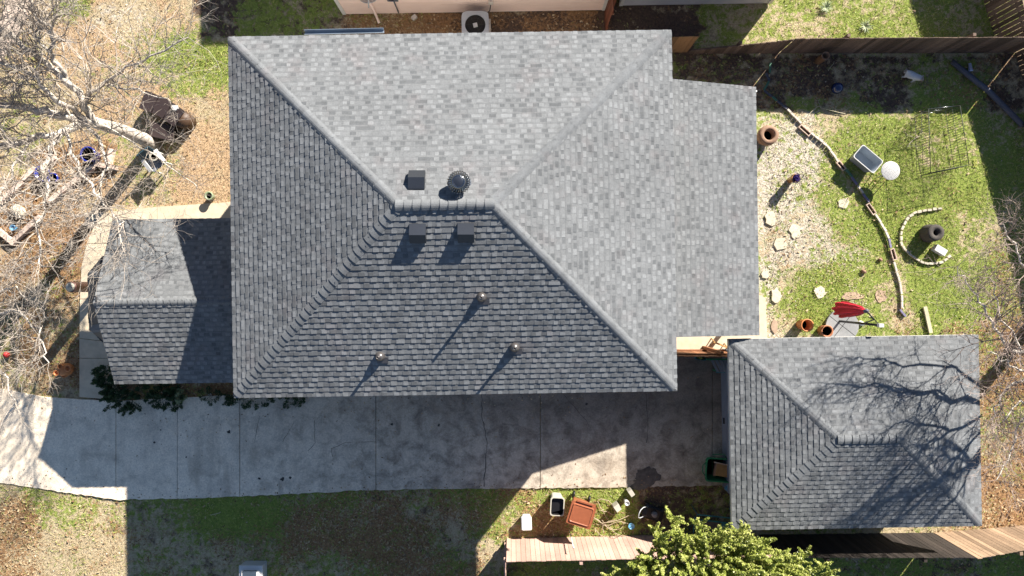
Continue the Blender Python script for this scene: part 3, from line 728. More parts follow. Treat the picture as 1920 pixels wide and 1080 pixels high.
# ------------------------------------------------------------ fences
def fence(name, label, pts, heights, m, post_side=1, bw=.135, gap=.006, posts=2.4, postm=None, lean=0):
    """pts: world xy polyline of the foot; heights at each point"""
    a0 = Vector((*pts[0][:2], 0)); root = thing(name, label, 'fence', a0)
    bd = MB(); rl = MB(); postm = postm or m
    for (p, q, h0, h1) in zip(pts, pts[1:], heights, heights[1:]):
        p = Vector((*p[:2], 0)) - a0; q = Vector((*q[:2], 0)) - a0; L = (q - p).length; d = (q - p).normalized(); s_ = Vector((-d.y, d.x, 0)); rz = math.atan2(d.y, d.x)
        n = int(L / (bw + gap))
        for i in range(n):
            t = (i + .5) / n; c = p.lerp(q, t); hh = (h0 + (h1 - h0) * t) + random.uniform(-.012, .012); tilt = random.uniform(-.006, .006)
            Mx = Matrix.Rotation(rz, 4, 'Z') @ Matrix.Rotation(tilt + lean, 4, 'X')
            bd.box(c + s_ * (-lean * hh / 2 + random.uniform(-.003, .003)) + Vector((0, 0, hh / 2 - .02)), (bw, .018, hh + .04), m, M=Mx, shade=random.random())
        for zf in (.15, .8):
            A = p + s_ * .035 * post_side + Vector((0, 0, h0 * zf)); B = q + s_ * .035 * post_side + Vector((0, 0, h1 * zf)); dd = B - A
            Mx = Matrix.Rotation(rz, 4, 'Z') @ Matrix.Rotation(-math.atan2(dd.z, L), 4, 'Y'); rl.box((A + B) / 2, (L, .04, .085), postm, M=Mx, shade=.4); rl.build('rail', root); rl = MB()
        k = max(1, int(L / posts))
        for i in range(k):
            t = (i + .5) / k; c = p.lerp(q, t) + s_ * .1 * post_side; hh = h0 + (h1 - h0) * t
            pm = MB(); pm.box(c + Vector((0, 0, hh / 2 - .03)), (.09, .09, hh), postm, rz, shade=.6); pm.build('post', root)
    bd.build('board_panel', root); return root
g2 = lambda x, y: G(x, y)[:2]
fence('wooden_fence', 'long weathered brown board fence behind the shaded back yard', [g2(1462, 99), g2(1650, 99), g2(1903, 98)], [1.22, 1.3, 1.3], M_WOOD, 1)
fence('wooden_fence', 'sinking low end of the brown fence beside the patio roof', [g2(1292, 100), g2(1460, 99.5)], [.22, 1.18], M_WOOD, 1)
fence('wooden_fence', 'short brown fence panel beside the roof corner of the big house', [g2(1176, 98), g2(1289, 97)], [1.3, 1.3], mat('warm_brown_fence_wood', (.30, .17, .085), .8, 30, .5, shade=.35), 1)
fence('wooden_fence', 'dark board fence running down the right edge of the yard', [g2(1905, 98), g2(1935, 200), g2(2000, 430), g2(2025, 560)], [1.3, 1.32, 1.35, 1.35], M_WOOD, 1)
fence('wooden_fence', 'dark board fence running up the upper right corner past the bright lawn', [g2(1873, 92), g2(1828, -60), g2(1800, -180)], [1.35, 1.45, 1.6], M_WOOD, -1)
fence('wooden_fence', 'reddish board fence between the pink and the grey houses', [g2(1135, 60), g2(1134, 6)], [1.75, 1.75], M_REDW, -1)
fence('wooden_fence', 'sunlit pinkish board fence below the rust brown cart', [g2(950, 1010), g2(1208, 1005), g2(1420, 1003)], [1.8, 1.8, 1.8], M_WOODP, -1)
fence('wooden_fence', 'dark board fence in the deep shade below the garage roof', [g2(1422, 1003), g2(1750, 1000)], [1.8, 1.95], mat('painted_shade_fence_wood', (.04, .032, .028), .85, 22, .5, shade=.4), -1)  # wood colour darkened to paint in the garage's shade
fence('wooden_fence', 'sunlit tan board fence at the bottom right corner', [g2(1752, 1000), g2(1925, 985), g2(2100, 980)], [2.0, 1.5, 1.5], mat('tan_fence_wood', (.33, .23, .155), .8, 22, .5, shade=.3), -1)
fence('wooden_fence', 'board fence seen edge on running down off the bottom edge', [g2(949, 1012), g2(950, 1160)], [1.8, 1.8], M_WOODP, -1)

# ------------------------------------------------------------ bare trees
def branch_mesh(mb, pts, r0, r1, m, n=6):
    rs = [r0 + (r1 - r0) * i / (len(pts) - 1) for i in range(len(pts))]; mb.tube(pts, rs, m, n, cap=False)
def smooth(pts, k=4, jit=.05):
    pts = [Vector(p) for p in pts]; out = []
    for i in range(len(pts) - 1):
        p0 = pts[max(i - 1, 0)]; p1 = pts[i]; p2 = pts[i + 1]; p3 = pts[min(i + 2, len(pts) - 1)]
        for j in range(k):
            t = j / k; t2, t3 = t * t, t * t * t
            q = .5 * ((2 * p1) + (p2 - p0) * t + (2 * p0 - 5 * p1 + 4 * p2 - p3) * t2 + (3 * p1 - p0 - 3 * p2 + p3) * t3)
            if out: q = q + Vector([random.gauss(0, jit) for _ in range(3)])
            out.append(q)
    out.append(pts[-1]); return out
def twig(mb, p, d, L, r, m, depth, droop=.0, seeds=None):
    k = 4; pts = [p]; q = Vector(p); dd = d.normalized()
    for i in range(k):
        dd = (dd + Vector([random.gauss(0, .16) for _ in range(3)]) + Vector((0, 0, .05 - droop))).normalized()
        q = q + dd * L / k; pts.append(q.copy())
    mb.tube(pts, [r, r * .85, r * .7, r * .55, r * .35], m, 3 if depth < 2 else 4, cap=False)
    if depth > 0:
        nn = random.randint(3, 5)
        for i in range(nn):
            j = random.randint(1, k); b = pts[j]; a = (pts[j] - pts[j - 1]).normalized()
            side = a.cross(Vector([random.gauss(0, 1) for _ in range(3)])).normalized()
            twig(mb, b, a * .75 + side * random.uniform(.4, .9), L * random.uniform(.45, .72), max(.0035, r * .62), m, depth - 1, droop)
    elif seeds is not None and random.random() < .5: seeds.append(q.copy())
def tree(name, label, base, trunk, limbs, barkm, twigm, dens=1.0, tl=1.0, depth=2, seeds=None):
    base = Vector(base); root = thing(name, label, 'tree', base)
    mb = MB(); pts = smooth([Vector(p) - base for p in trunk], 4, .015); rs = np.linspace(.215, .15, len(pts)).tolist(); rs[0] *= 1.25
    mb.tube(pts, rs, barkm, 12, cap=True)
    tw = MB()
    for L, r0, r1 in limbs:
        q = smooth([Vector(p) - base for p in L], 5, .04); branch_mesh(mb, q, r0, r1, barkm, 8)
        for i in range(2, len(q)):
            rr = r0 + (r1 - r0) * i / (len(q) - 1); nb = dens * (.45 + 1.1 * i / len(q))
            for _ in range(int(nb) + (random.random() < nb % 1)):
                a = (q[i] - q[i - 1]).normalized(); side = a.cross(Vector([random.gauss(0, 1) for _ in range(3)])).normalized()
                if side.z < -.3: side.z *= -.5
                twig(tw, q[i], a * random.uniform(.3, .8) + side, tl * random.uniform(.6, 1.25), min(.02, rr * .55), twigm, depth, seeds=seeds)
    mb.build('trunk', root); c = tw.build('crown', root); return root, c
b0 = P(287, 271, 0)
sp = P(172, 228, 3.1)
T1 = [
 ([sp, P(100, 213, 3.8), P(20, 200, 4.4), P(-100, 188, 5.2)], 0.140, 0.063), ([sp, P(118, 246, 3.6), P(50, 262, 4.1), P(-60, 285, 4.8)], 0.120, 0.053),
 ([sp, P(140, 170, 3.9), P(85, 120, 4.5), P(40, 85, 5.0), P(-10, 40, 5.5)], 0.110, 0.042), ([P(140, 170, 3.9), P(104, 112, 4.6), P(96, 62, 5.2), P(55, 0, 5.8)], 0.060, 0.032),
 ([P(100, 112, 4.6), P(68, 70, 5.0), P(80, 45, 5.3), P(130, -10, 5.7)], 0.035, 0.015),
 ([sp, P(160, 190, 3.6), P(205, 150, 4.0), P(270, 112, 4.5), P(352, 70, 5.0)], 0.060, 0.015),
 ([P(118, 246, 3.6), P(85, 300, 4.2), P(88, 370, 4.6), P(70, 430, 5.0), P(80, 500, 5.2)], 0.065, 0.015),
 ([P(165, 240, 3.2), P(200, 290, 3.6), P(185, 350, 4.0), P(175, 420, 4.5)], 0.050, 0.015),
 ([P(118, 246, 3.6), P(150, 320, 4.1), P(200, 385, 4.5), P(225, 430, 4.8), P(236, 490, 5.0)], 0.045, 0.012),
 ([sp, P(110, 190, 4.0), P(50, 140, 4.8), P(-20, 110, 5.6)], 0.080, 0.032), ([P(50, 262, 4.1), P(20, 330, 4.6), P(-20, 400, 5.0)], 0.040, 0.015),
 ([P(190, 236, 2.7), P(240, 260, 3.2), P(300, 300, 3.8), P(370, 350, 4.2)], 0.030, 0.009), ([P(200, 160, 4.0), P(260, 170, 4.4), P(320, 190, 4.8)], 0.025, 0.009)]
tree('bare_tree', 'big leafless tree with a thick pale trunk leaning over the upper left yard', (b0.x, b0.y, 0), [b0 - Vector((0, 0, .1)), P(230, 246, 1.6), sp], T1, M_BARK, M_TWIG, 1.75, 1.05, 2)
b1_ = P(-70, 700, 0)
T2 = [([P(-120, 720, 2.8), P(-40, 620, 3.8), P(20, 580, 4.4), P(70, 620, 4.8), P(92, 680, 5.0)], .05, .012), ([P(-120, 720, 2.8), P(-30, 690, 3.8), P(10, 710, 4.4), P(30, 770, 4.7)], .045, .012),
      ([P(-40, 620, 3.8), P(10, 540, 4.4), P(60, 560, 4.8)], .03, .01)]
tree('bare_tree', 'leafless tree reaching its pale twigs in over the left edge', (b1_.x, b1_.y, 0), [b1_ - Vector((0, 0, .1)), P(-95, 710, 1.4), P(-120, 720, 2.8)], T2, M_BARK, M_TWIG, 1.5, .9, 2)
C_ = Vector((15.8, -1.1, 5.0)); bR = Vector((16.4, -1.0, 0)); seeds = []
T3 = [([C_, (15.5, .8, 6.2), (15.4, 2.6, 7.2)], .042, .01), ([C_, (15.9, 1.2, 6.3), (16.1, 3.6, 7.4)], .04, .01), ([C_, (15.0, .2, 6.0), (14.6, 1.5, 6.8)], .035, .008),
      ([C_, (15.6, .1, 6.4), (15.2, 1.2, 7.6)], .045, .01), ([C_, (14.9, -.9, 5.8), (14.3, -.4, 6.4)], .035, .008), ([C_, (16.6, .4, 6.4), (17.4, 2, 7.8)], .05, .01), ([C_, (15.2, -1.9, 6), (14.6, -3.2, 6.9)], .04, .01),
      ([(16.1, -1.0, 3.2), P(1915, 660, 3.6), P(1868, 612, 4.0), P(1830, 555, 4.4), P(1795, 500, 4.8)], .055, .01), ([P(1915, 660, 3.6), P(1880, 600, 4.1), P(1855, 520, 4.6)], .03, .01),
      ([(16.2, -1.0, 3.6), P(1940, 520, 4.2), P(1905, 460, 4.6), P(1880, 420, 4.9)], .04, .01), ([(16.1, -1.1, 3.2), P(1930, 700, 3.8), P(1880, 740, 4.2), P(1850, 800, 4.5)], .045, .01),
      ([(16.1, -1.1, 2.8), P(1940, 760, 3.6), P(1900, 830, 4.1), P(1868, 900, 4.5)], .04, .01), ([P(1930, 700, 3.8), P(1885, 680, 4.2), P(1850, 660, 4.5)], .03, .01),
      ([P(1940, 760, 3.6), P(1905, 760, 4.0), P(1870, 800, 4.3)], .03, .01)]
tr, cr_ = tree('bare_tree', 'leafless tree at the right edge that shades the garage roof', bR, [bR - Vector((0, 0, .1)), (16.3, -1.0, 2.5), C_], T3, M_BARK, M_TWIGR, 1.8, .85, 2, seeds)

def quads(name, C, U, V, shade, m, parent=None):
    """C,U,V (n,3) arrays: centre and half axes of leaf quads"""
    n = len(C); vs = np.stack([C - U - V, C + U - V * .6, C + U * .9 + V, C - U * .8 + V * .8], 1).reshape(-1, 3)
    me = bpy.data.meshes.new(name); me.vertices.add(4 * n); me.vertices.foreach_set('co', vs.ravel().astype(np.float32))
    me.loops.add(4 * n); me.loops.foreach_set('vertex_index', np.arange(4 * n, dtype=np.int32))
    me.polygons.add(n); me.polygons.foreach_set('loop_start', np.arange(0, 4 * n, 4, dtype=np.int32)); me.polygons.foreach_set('loop_total', np.full(n, 4, dtype=np.int32))
    me.materials.append(m); at = me.attributes.new('shade', 'FLOAT', 'FACE'); at.data.foreach_set('value', np.clip(shade, 0, 1).astype(np.float32))
    me.update(calc_edges=True); me.validate()
    o = bpy.data.objects.new(name, me); COL.objects.link(o)
    if parent is not None: o.parent = parent
    return o
def leaf_axes(n, size, up=None, spread=1.0, asp=.55):
    d = RNG.normal(size=(n, 3)); d /= np.linalg.norm(d, axis=1)[:, None]
    nn = RNG.normal(size=(n, 3)) * spread + (np.array(up) if up is not None else 0); nn /= np.linalg.norm(nn, axis=1)[:, None]
    u = np.cross(nn, d); u /= np.linalg.norm(u, axis=1)[:, None]; v = np.cross(nn, u)
    s = size * RNG.uniform(.6, 1.3, n)[:, None]; return u * s, v * s * asp
# dry seed heads on the right tree
if seeds:
    S = np.array([list(s_) for s_ in seeds]); S = S[RNG.random(len(S)) < .25]; C = np.repeat(S, 6, 0) + RNG.normal(size=(len(S) * 6, 3)) * .03
    U, V = leaf_axes(len(C), .022); quads('seed_heads', C, U, V, RNG.random(len(C)), M_SEED, tr)

# ------------------------------------------------------------ evergreen at the bottom
def foliage(root, shoots, m, leaf=.035, per=46, name='crown', up=(.5, .65, .9), sprd=1.1, litter=.0):
    Cs = []; Sh = []
    for (p, q, rad) in shoots:
        p = np.array(p); q = np.array(q); L = np.linalg.norm(q - p); k = int(per * L * (rad / .15))
        t = RNG.random(k) ** .8; rr = rad * (1 - t * .72); d = RNG.normal(size=(k, 3)); d /= np.linalg.norm(d, axis=1)[:, None]
        Cs.append(p + (q - p) * t[:, None] + d * (rr * RNG.uniform(.45, 1, k))[:, None]); Sh.append(.18 + .5 * RNG.random(k) + .28 * t * RNG.random(k) + RNG.normal() * .07)
    C = np.concatenate(Cs); S = np.concatenate(Sh); U, V = leaf_axes(len(C), leaf, up, sprd)
    o = quads(name, C, U, V, S, m, root); return o
def evergreen():
    base = Vector((5.4, -8.3, 0)); root = thing('evergreen_tree', 'bushy yellow green evergreen tree at the bottom edge over the fence', 'tree', base)
    tips = [(1128, 1075, 3.2), (1150, 1062, 3.2), (1180, 1058, 3.4), (1196, 1030, 3.4), (1218, 985, 3.6), (1228, 1000, 3.8), (1248, 952, 3.7), (1262, 985, 3.9), (1275, 995, 4), (1308, 972, 3.9), (1322, 1005, 4.1), (1350, 985, 4.0), (1372, 1000, 4.2),
            (1398, 982, 4.1), (1412, 1003, 4.2), (1405, 985, 3.9), (1432, 1022, 4.0), (1446, 1012, 3.6), (1480, 1030, 3.7), (1465, 1045, 4), (1500, 1040, 3.5), (1522, 1036, 3.4), (1545, 1062, 3.3), (1560, 1054, 3.1), (1575, 1068, 3.0)]
    shoots = []
    for x, y, z in tips:
        e = P(x, y, z); s_ = Vector((base.x + (e.x - base.x) * .6, e.y - 1.0, z - .9)); m_ = e.lerp(s_, .4) + Vector((0, 0, .05))
        shoots.append((m_ - base, e - base, .12)); shoots.append((s_ - base, m_ - base, .2))
        for _ in range(6):
            a = m_.lerp(e, random.uniform(-.6, .6)); b = a + Vector((random.uniform(-.35, .35), random.uniform(.0, .35), random.uniform(.05, .4))); shoots.append((a - base, b - base, .085))
    for _ in range(1000):      # body of the crown
        a = random.uniform(0, 2 * PI); rr = 2.75 * math.sqrt(random.random()); x = rr * math.cos(a); y = rr * math.sin(a) * .62 + .05
        zt = 3.2 + 1.5 * (1 - (rr / 2.9) ** 2) + random.uniform(-.5, .45); s_ = Vector((x * .85, y * .9, zt - .6)); e = Vector((x + random.uniform(-.2, .2), y + random.uniform(-.1, .25), zt + .2))
        shoots.append((s_, e, random.uniform(.08, .15)))
    foliage(root, shoots, M_EVER, .024, 370)
    mb = MB()
    for k in range(9):
        a = k * .7; t_ = Vector((1.6 * math.cos(a), 1.1 * math.sin(a) - .2, 3.4)); q = smooth([(.1 * math.cos(a), .1 * math.sin(a), -.1), (.4 * math.cos(a), .3 * math.sin(a), 1.6), t_], 4, .03); branch_mesh(mb, q, .06, .02, M_BARK, 6)
    mb.build('trunk', root)
evergreen()

def bush(name, label, cat, px, py, rx, ry, h_, m, n, leaf, group=None):
    c = P(px, py, 0); root = thing(name, label, cat, (c.x, c.y, 0), 0, group)
    sh = []
    for _ in range(n):
        a = random.uniform(0, 2 * PI); r_ = math.sqrt(random.random()); x, y = rx * r_ * math.cos(a), ry * r_ * math.sin(a); z = h_ * (1 - .55 * r_ * r_) * random.uniform(.75, 1.05)
        sh.append(((x * .8, y * .8, z * .45), (x + random.uniform(-.08, .08), y + random.uniform(-.08, .08), z), .12))
    foliage(root, sh, m, leaf * .62, 640, 'foliage', up=(.1, .1, 1), sprd=.9)
    mb = MB()
    for k in range(6): a = k * 1.05; mb.tube([(0, 0, -.05), (rx * .4 * math.cos(a), ry * .4 * math.sin(a), h_ * .6)], [.02, .008], M_BARK, 5)
    mb.build('stem', root); return root
bush('shrub', 'dark green shrub spreading out from under the porch roof', 'shrub', 240, 738, .85, .62, .7, M_SHRUB, 70, .03)
bush('shrub', 'dark green shrub filling the corner below the porch roof beside the walk', 'shrub', 205, 705, .35, .5, .65, M_SHRUB, 32, .03)
bush('shrub', 'dark low shrub between the porch roof and the driveway', 'shrub', 320, 742, .65, .45, .55, M_SHRUB, 50, .03)
bush('shrub', 'low green hedge plant beside the lower left corner of the big roof', 'shrub', 470, 748, .9, .32, .35, M_SHRUB, 44, .026)
bush('shrub', 'low green hedge plant along the eave above the cracked driveway', 'shrub', 545, 745, .5, .3, .3, M_SHRUB, 36, .026)
bush('shrub', 'small ragged plant beside the pale ornament and the driveway', 'shrub', 395, 742, .35, .3, .3, M_SHRUB, 16, .024)
c = P(338, 748, .5); bush('pale_plant', 'pale silvery plant standing in brown leaves beside the dark shrub', 'plant', 341, 741, .17, .2, .45, M_PALELF, 14, .05)
for x, y, lb in ((1548, 14, 'pale yucca rosette on the bright lawn at the top edge'), (1622, 50, 'pale yucca rosette on the bright lawn just above the fence')):
    c = P(x, y, 0); m = MB()
    for k in range(34):
        a = k * 2.4; L = random.uniform(.14, .27); e = random.uniform(.15, .9); d = Vector((math.cos(a), math.sin(a), 0)); s_ = Vector((-d.y, d.x, 0)) * .013
        p1 = d * L * .5 + Vector((0, 0, L * .5 * e)); p2 = d * L + Vector((0, 0, L * .6 * e)); m.add([s_ * -1, s_, p1 + s_, p1 - s_, p2], [(0, 1, 2, 3), (3, 2, 4)], M_PALELF, random.random())
    tag(m.build('yucca', None, (c.x, c.y, .0)), lb, 'plant')

# ------------------------------------------------------------ pots, stones and yard things
def at_top(px, py, h): p = P(px, py, h); return (p.x, p.y, 0)
def pot(name, label, px, py, h, r0, r1, m, cat='pot', lip=.02, soil=.75, fill=None, top=True, n=28, belly=None, group=None):
    loc = at_top(px, py, h) if top else G(px, py); root = thing(name, label, cat, loc, 0, group); mb = MB()
    b = belly or (r0 + r1) / 2
    mb.lathe([(r0, 0), (b, h * .5), (r1, h * .86), (r1 + lip, h * .88), (r1 + lip, h), (r1 - .02, h), (r1 - .03, h * soil)], (0, 0, 0), m, n); mb.build('body', root)
    s_ = MB(); s_.lathe([(0.0001, h * soil + .004), (r1 - .027, h * soil + .004)], (0, 0, 0), fill or M_SOILP, n); s_.build('soil', root); return root
r = thing('urn', 'large round terracotta urn half under the patio roof edge', 'urn', at_top(1443, 252, .55)); mb = MB()
mb.lathe([(.17, 0), (.26, .15), (.31, .33), (.29, .45), (.27, .46), (.30, .50), (.29, .53), (.20, .55), (.165, .53), (.15, .3), (.10, .28)], (0, 0, 0), M_TERRAD, 32); mb.build('body', r)
mb = MB(); mb.lathe([(.0001, .30), (.155, .30)], (0, 0, 0), M_SOILP, 20); mb.build('soil', r)
r = pot('flower_jar', 'amber jar holding violet flowers on the gravel', 1492, 334, .42, .10, .12, M_GLASSA, 'jar')
C = RNG.normal(size=(260, 3)) * np.array([.06, .07, .035]) + np.array([.03, .02, .47]); U, V = leaf_axes(260, .02); quads('flowers', C, U, V, RNG.random(260), M_PURP, r)
pot('terracotta_pot', 'tall open terracotta pot at the upper edge of the garage roof', 1514, 610, .5, .15, .185, M_TERRAO, soil=.12, lip=.012)
r = pot('terracotta_pot', 'squat ribbed terracotta pot tucked beside the umbrella base', 1551, 621, .35, .16, .17, M_TERRA, soil=.9)
pot('flower_pot', 'small pot with a green rim on the pale front walk', 391, 367, .28, .09, .115, mat('pale_green_pot', (.30, .36, .22), .4, 9, .3), soil=.8)
pot('glazed_pot', 'round pot with a blue rim in the red mulch bed', 164, 289, .45, .16, .22, M_BLUEG, soil=.92, lip=.02, fill=mat('leaf_mulch', (.30, .22, .14), .9, 50, .8))
r = pot('glazed_bowl', 'larger cobalt blue bowl under the branches at the left', 78, 325, .28, .14, .23, M_BLUEG, 'bowl', soil=.5, fill=M_BLUEG)
r = pot('glazed_bowl', 'smaller cobalt blue bowl beside the larger blue one', 98, 334, .2, .1, .15, M_BLUEG, 'bowl', soil=.6, fill=M_BLUEG)
c = at_top(1548.5, 104, .5); r = thing('clay_pipe', 'upright brown clay pipe standing by the long fence', 'clay pipe', c); mb = MB()
mb.lathe([(.115, -.02), (.115, .48), (.13, .48), (.13, .5), (.095, .5), (.095, .1)], (0, 0, 0), M_TERRAD, 24); mb.build('pipe', r)
mb = MB(); mb.lathe([(.0001, .12), (.1, .12)], (0, 0, 0), M_BLACK, 16); mb.build('inside', r)
c = at_top(1570, 165, .2); mb = MB(); mb.lathe([(.05, 0), (.06, .02), (.12, .05), (.165, .12), (.175, .19), (.16, .27), (.11, .33), (.05, .358), (.0001, .362)], (0, 0, 0), M_NAVY, 28)
tag(mb.build('gazing_ball', None, c), 'shiny navy blue garden ball on the shaded ground', 'garden ball')
# dark planter
r = thing('planter', 'dark grey round concrete planter with a hole inside the stone ring', 'planter', at_top(1756, 436, .45)); mb = MB()
mb.lathe([(.27, 0), (.285, .06), (.265, .25), (.25, .37), (.255, .41), (.24, .45), (.10, .45), (.095, .2)], (0, 0, 0), M_DKCON, 32); mb.build('body', r)
mb = MB(); mb.lathe([(.0001, .22), (.1, .22)], (0, 0, 0), M_BLACK, 16); mb.build('hollow', r)
c = at_top(1765, 469, .2); mb = MB(); mb.box((0, 0, .1), (.37, .20, .2), M_WHITE, R(-31)); tag(mb.build('white_block', None, c), 'white rectangular block on the grass beside the dark planter', 'block')
# ring of edging stones
ring = [(1762, 391), (1752, 392), (1742, 394), (1733, 395), (1724, 397), (1715, 399), (1708, 404), (1701, 410), (1696, 418), (1692, 427), (1689, 437), (1689, 447), (1690, 457), (1694, 465), (1700, 471), (1706, 477), (1713, 482), (1720, 487), (1728, 491), (1736, 493.5), (1745, 494), (1754, 493), (1763, 492), (1772, 487), (1779, 481)]
proto = None
for i, (x, y) in enumerate(ring):
    c = P(x, y, 0); nx = ring[min(i + 1, len(ring) - 1)]; pv = ring[max(i - 1, 0)]; a = math.atan2(-(nx[1] - pv[1]), nx[0] - pv[0])
    if proto is None:
        mb = MB(); mb.prism([(-.072, -.05), (.07, -.055), (.078, .04), (-.065, .055)], -.03, .07, mat('mossy_ring_stone', (.56, .51, .42), .9, 14, .6, col2=(.36, .33, .25)), inset=.15); proto = mb.build('ring_stone'); o = proto
    else: o = proto.copy(); COL.objects.link(o)
    o.location = (c.x, c.y, 0); o.rotation_euler = (0, 0, a + random.uniform(-.12, .12)); s_ = random.uniform(.9, 1.1); o.scale = (s_, random.uniform(.6, .9), random.uniform(.4, .8))
    tag(o, 'small pale edging stone in the curved ring around the dark planter', 'edging stone', 'edging stones ringing the dark planter')
# long border of edging blocks
ordn = ['first', 'second', 'third', 'fourth', 'fifth', 'sixth', 'seventh', 'eighth', 'ninth', 'tenth', 'eleventh', 'twelfth']
EB = [((1443, 118), (1443, 137), 'g'), ((1435, 138), (1442, 153), 'd'), ((1441, 153), (1431, 170), 'g'), ((1432, 170), (1447, 182), 'd'), ((1447, 182), (1456, 190), 'g'), ((1456, 190), (1475, 205), 'd'),
      ((1475, 205), (1502, 232), 'p'), ((1498, 236), (1518, 254), 'h'), ((1519, 249), (1550, 274), 'p'), ((1550, 274), (1563, 292), 'p'), ((1562, 290), (1571, 305), 'p'), ((1569, 303), (1583, 319), 'h'), ((1584, 318), (1597, 332), 'g'), ((1595, 332), (1606, 347), 'v'),
      ((1607, 348), (1617, 363), 'p'), ((1617, 363), (1628, 379), 'v'), ((1625, 382), (1639, 402), 'h'), ((1640, 402), (1650, 418), 'p'), ((1650, 418), (1660, 434), 'p'), ((1660, 434), (1665, 447), 'p'), ((1665, 447), (1669, 465), 'v'), ((1671, 466), (1677, 488), 'h'),
      ((1675, 491), (1680, 510), 'p'), ((1680, 510), (1685, 528), 'p'), ((1686, 528), (1689, 552), 'p'), ((1689, 553), (1690, 577), 'p'), ((1686, 580), (1697, 594), 'v')]
cnt = {}
KN = dict(g=('green', M_EDGEG), d=('dark slate', M_EDGED), p=('pale', M_EDGE), v=('violet grey', M_EDGEV), h=('hollow pinkish', M_TIMBER))
for (a, b, k) in EB:
    A, B = P(*a), P(*b); d = B - A; L = d.length; rz = math.atan2(d.y, d.x); mb = MB(); nm, mm = KN[k]; L *= .98
    if k == 'h':
        for sy in (-1, 1): mb.box((0, sy * .055, .03), (L, .02, .07), mm)
        for sx in (-1, 1): mb.box((sx * (L / 2 - .016), 0, .03), (.022, .09, .07), mm)
        mb.box((0, 0, .0), (L - .06, .1, .02), M_SOILP)
    else:
        k2 = max(1, round(L / .17))
        for i in range(k2): mb.box((-L / 2 + (i + .5) * L / k2, random.uniform(-.006, .006), .03), (L / k2 - .012, .058, .07 + random.uniform(-.01, .01)), mm, random.uniform(-.05, .05))
    cnt[k] = cnt.get(k, 0) + 1; o = mb.build('edging_block', None, ((A + B) / 2)); o.rotation_euler = (0, 0, rz)
    tag(o, '%s %s edging block of the yard border, counted down from the long fence' % (ordn[cnt[k] - 1], nm), 'edging block', 'edging blocks along the gravel')
# stepping stones
ST = [(1582, 381, .2, .2, 'y', 'tan stepping stone highest on the gravel, nearest the border'), (1445, 412, .2, .26, 'y', 'oval stepping stone closest to the patio roof edge'), (1491, 433, .2, .27, 'y', 'pale stepping stone right of the oval one by the patio roof'),
      (1462, 457, .22, .24, 'y', 'round stepping stone below the two upper gravel ones'), (1456, 554, .19, .25, 'y', 'stepping stone near the lower end of the patio roof edge'), (1538, 547, .2, .2, 'y', 'tan stepping stone left of the long flat pink slab'),
      (1598, 555, .4, .13, 'p', 'long flat pink slab just above the red umbrella'), (1651, 554, .2, .22, 'p', 'pink stepping stone between the umbrella and the border'), (1453, 612, .11, .24, 'p', 'narrow pinkish slab next to the orange terracotta pot'),
      (1434, 515, .12, .14, 'y', 'pale stepping stone half hidden under the patio roof edge')]
for x, y, rx, ry, k, lb in ST:
    c = P(x, y); mb = MB(); ph = random.random(); pts = [(rx * math.cos(a) * random.uniform(.68, 1.18), ry * math.sin(a) * random.uniform(.68, 1.18)) for a in np.arange(ph, ph + 6.25, .48)]
    mb.prism(pts, -.03, .012, M_STONEP if k == 'p' else M_STONE, inset=.05); o = mb.build('stepping_stone', None, (c.x, c.y, 0)); tag(o, lb, 'stepping stone', 'stepping stones')
for x, y, rr, m_, lb in ((1614, 606, .11, M_WHITE, 'white stone beside the umbrella base'), (1650, 487, .07, M_TERRAD, 'small brown rock on the thin grass left of the border'), (1619, 509, .09, M_TERRAD, 'small dark brown rock in the pale gravel'),
                         (38, 396, .26, M_STONE, 'large smooth tan rock in the mulch bed at the left edge'), (1372, 470, .1, M_STONE, '')):
    if not lb: continue
    c = P(x, y); mb = MB(); mb.lathe([(rr * .8, -.02), (rr, rr * .3), (rr * .8, rr * .7), (rr * .4, rr * .9), (.0001, rr * .93)], (0, 0, 0), m_, 11, sy=.7, wob=.04)
    o = mb.build('rock', None, (c.x, c.y, 0)); o.rotation_euler = (0, 0, -.6); tag(o, lb, 'rock')
# storage bin
r = thing('storage_bin', 'open grey plastic storage bin with a white rim on the grass', 'storage bin', at_top(1628, 298, .42), R(-40)); mb = MB()
def rrect(hx, hy, rad, z, n=5):
    o = []
    for cx, cy, a0 in ((hx - rad, hy - rad, 0), (-hx + rad, hy - rad, PI / 2), (-hx + rad, -hy + rad, PI), (hx - rad, -hy + rad, 1.5 * PI)):
        for k in range(n): a = a0 + k * PI / 2 / (n - 1); o.append((cx + rad * math.cos(a), cy + rad * math.sin(a), z))
    return o
def loft(mb, rings, m, cap0=True, cap1=False, smooth=False):
    n = len(rings[0]); vs = [v for q in rings for v in q]; fs = []
    for i in range(len(rings) - 1):
        for k in range(n): j = (k + 1) % n; fs.append((i * n + k, i * n + j, (i + 1) * n + j, (i + 1) * n + k))
    if cap0: fs.append(tuple(reversed(range(n))))
    if cap1: fs.append(tuple(range((len(rings) - 1) * n, len(rings) * n)))
    mb.add(vs, fs, m, .5, smooth)
def bin_(root, hx, hy, h, tp, m, mrim, rimw=.02, rad=.07, m_in=None):
    mb = MB(); loft(mb, [rrect(hx * tp, hy * tp, rad, 0), rrect(hx, hy, rad, h)], m); loft(mb, [rrect(hx - .012, hy - .012, rad, h), rrect(hx * tp - .012, hy * tp - .012, rad, .02)], m_in or m, False, True); mb.build('body', root)
    mb = MB(); loft(mb, [rrect(hx - .008, hy - .008, rad, h - .02), rrect(hx + rimw, hy + rimw, rad, h - .02), rrect(hx + rimw, hy + rimw, rad, h + .004), rrect(hx - .008, hy - .008, rad, h + .004)], mrim, False); mb.build('rim', root)
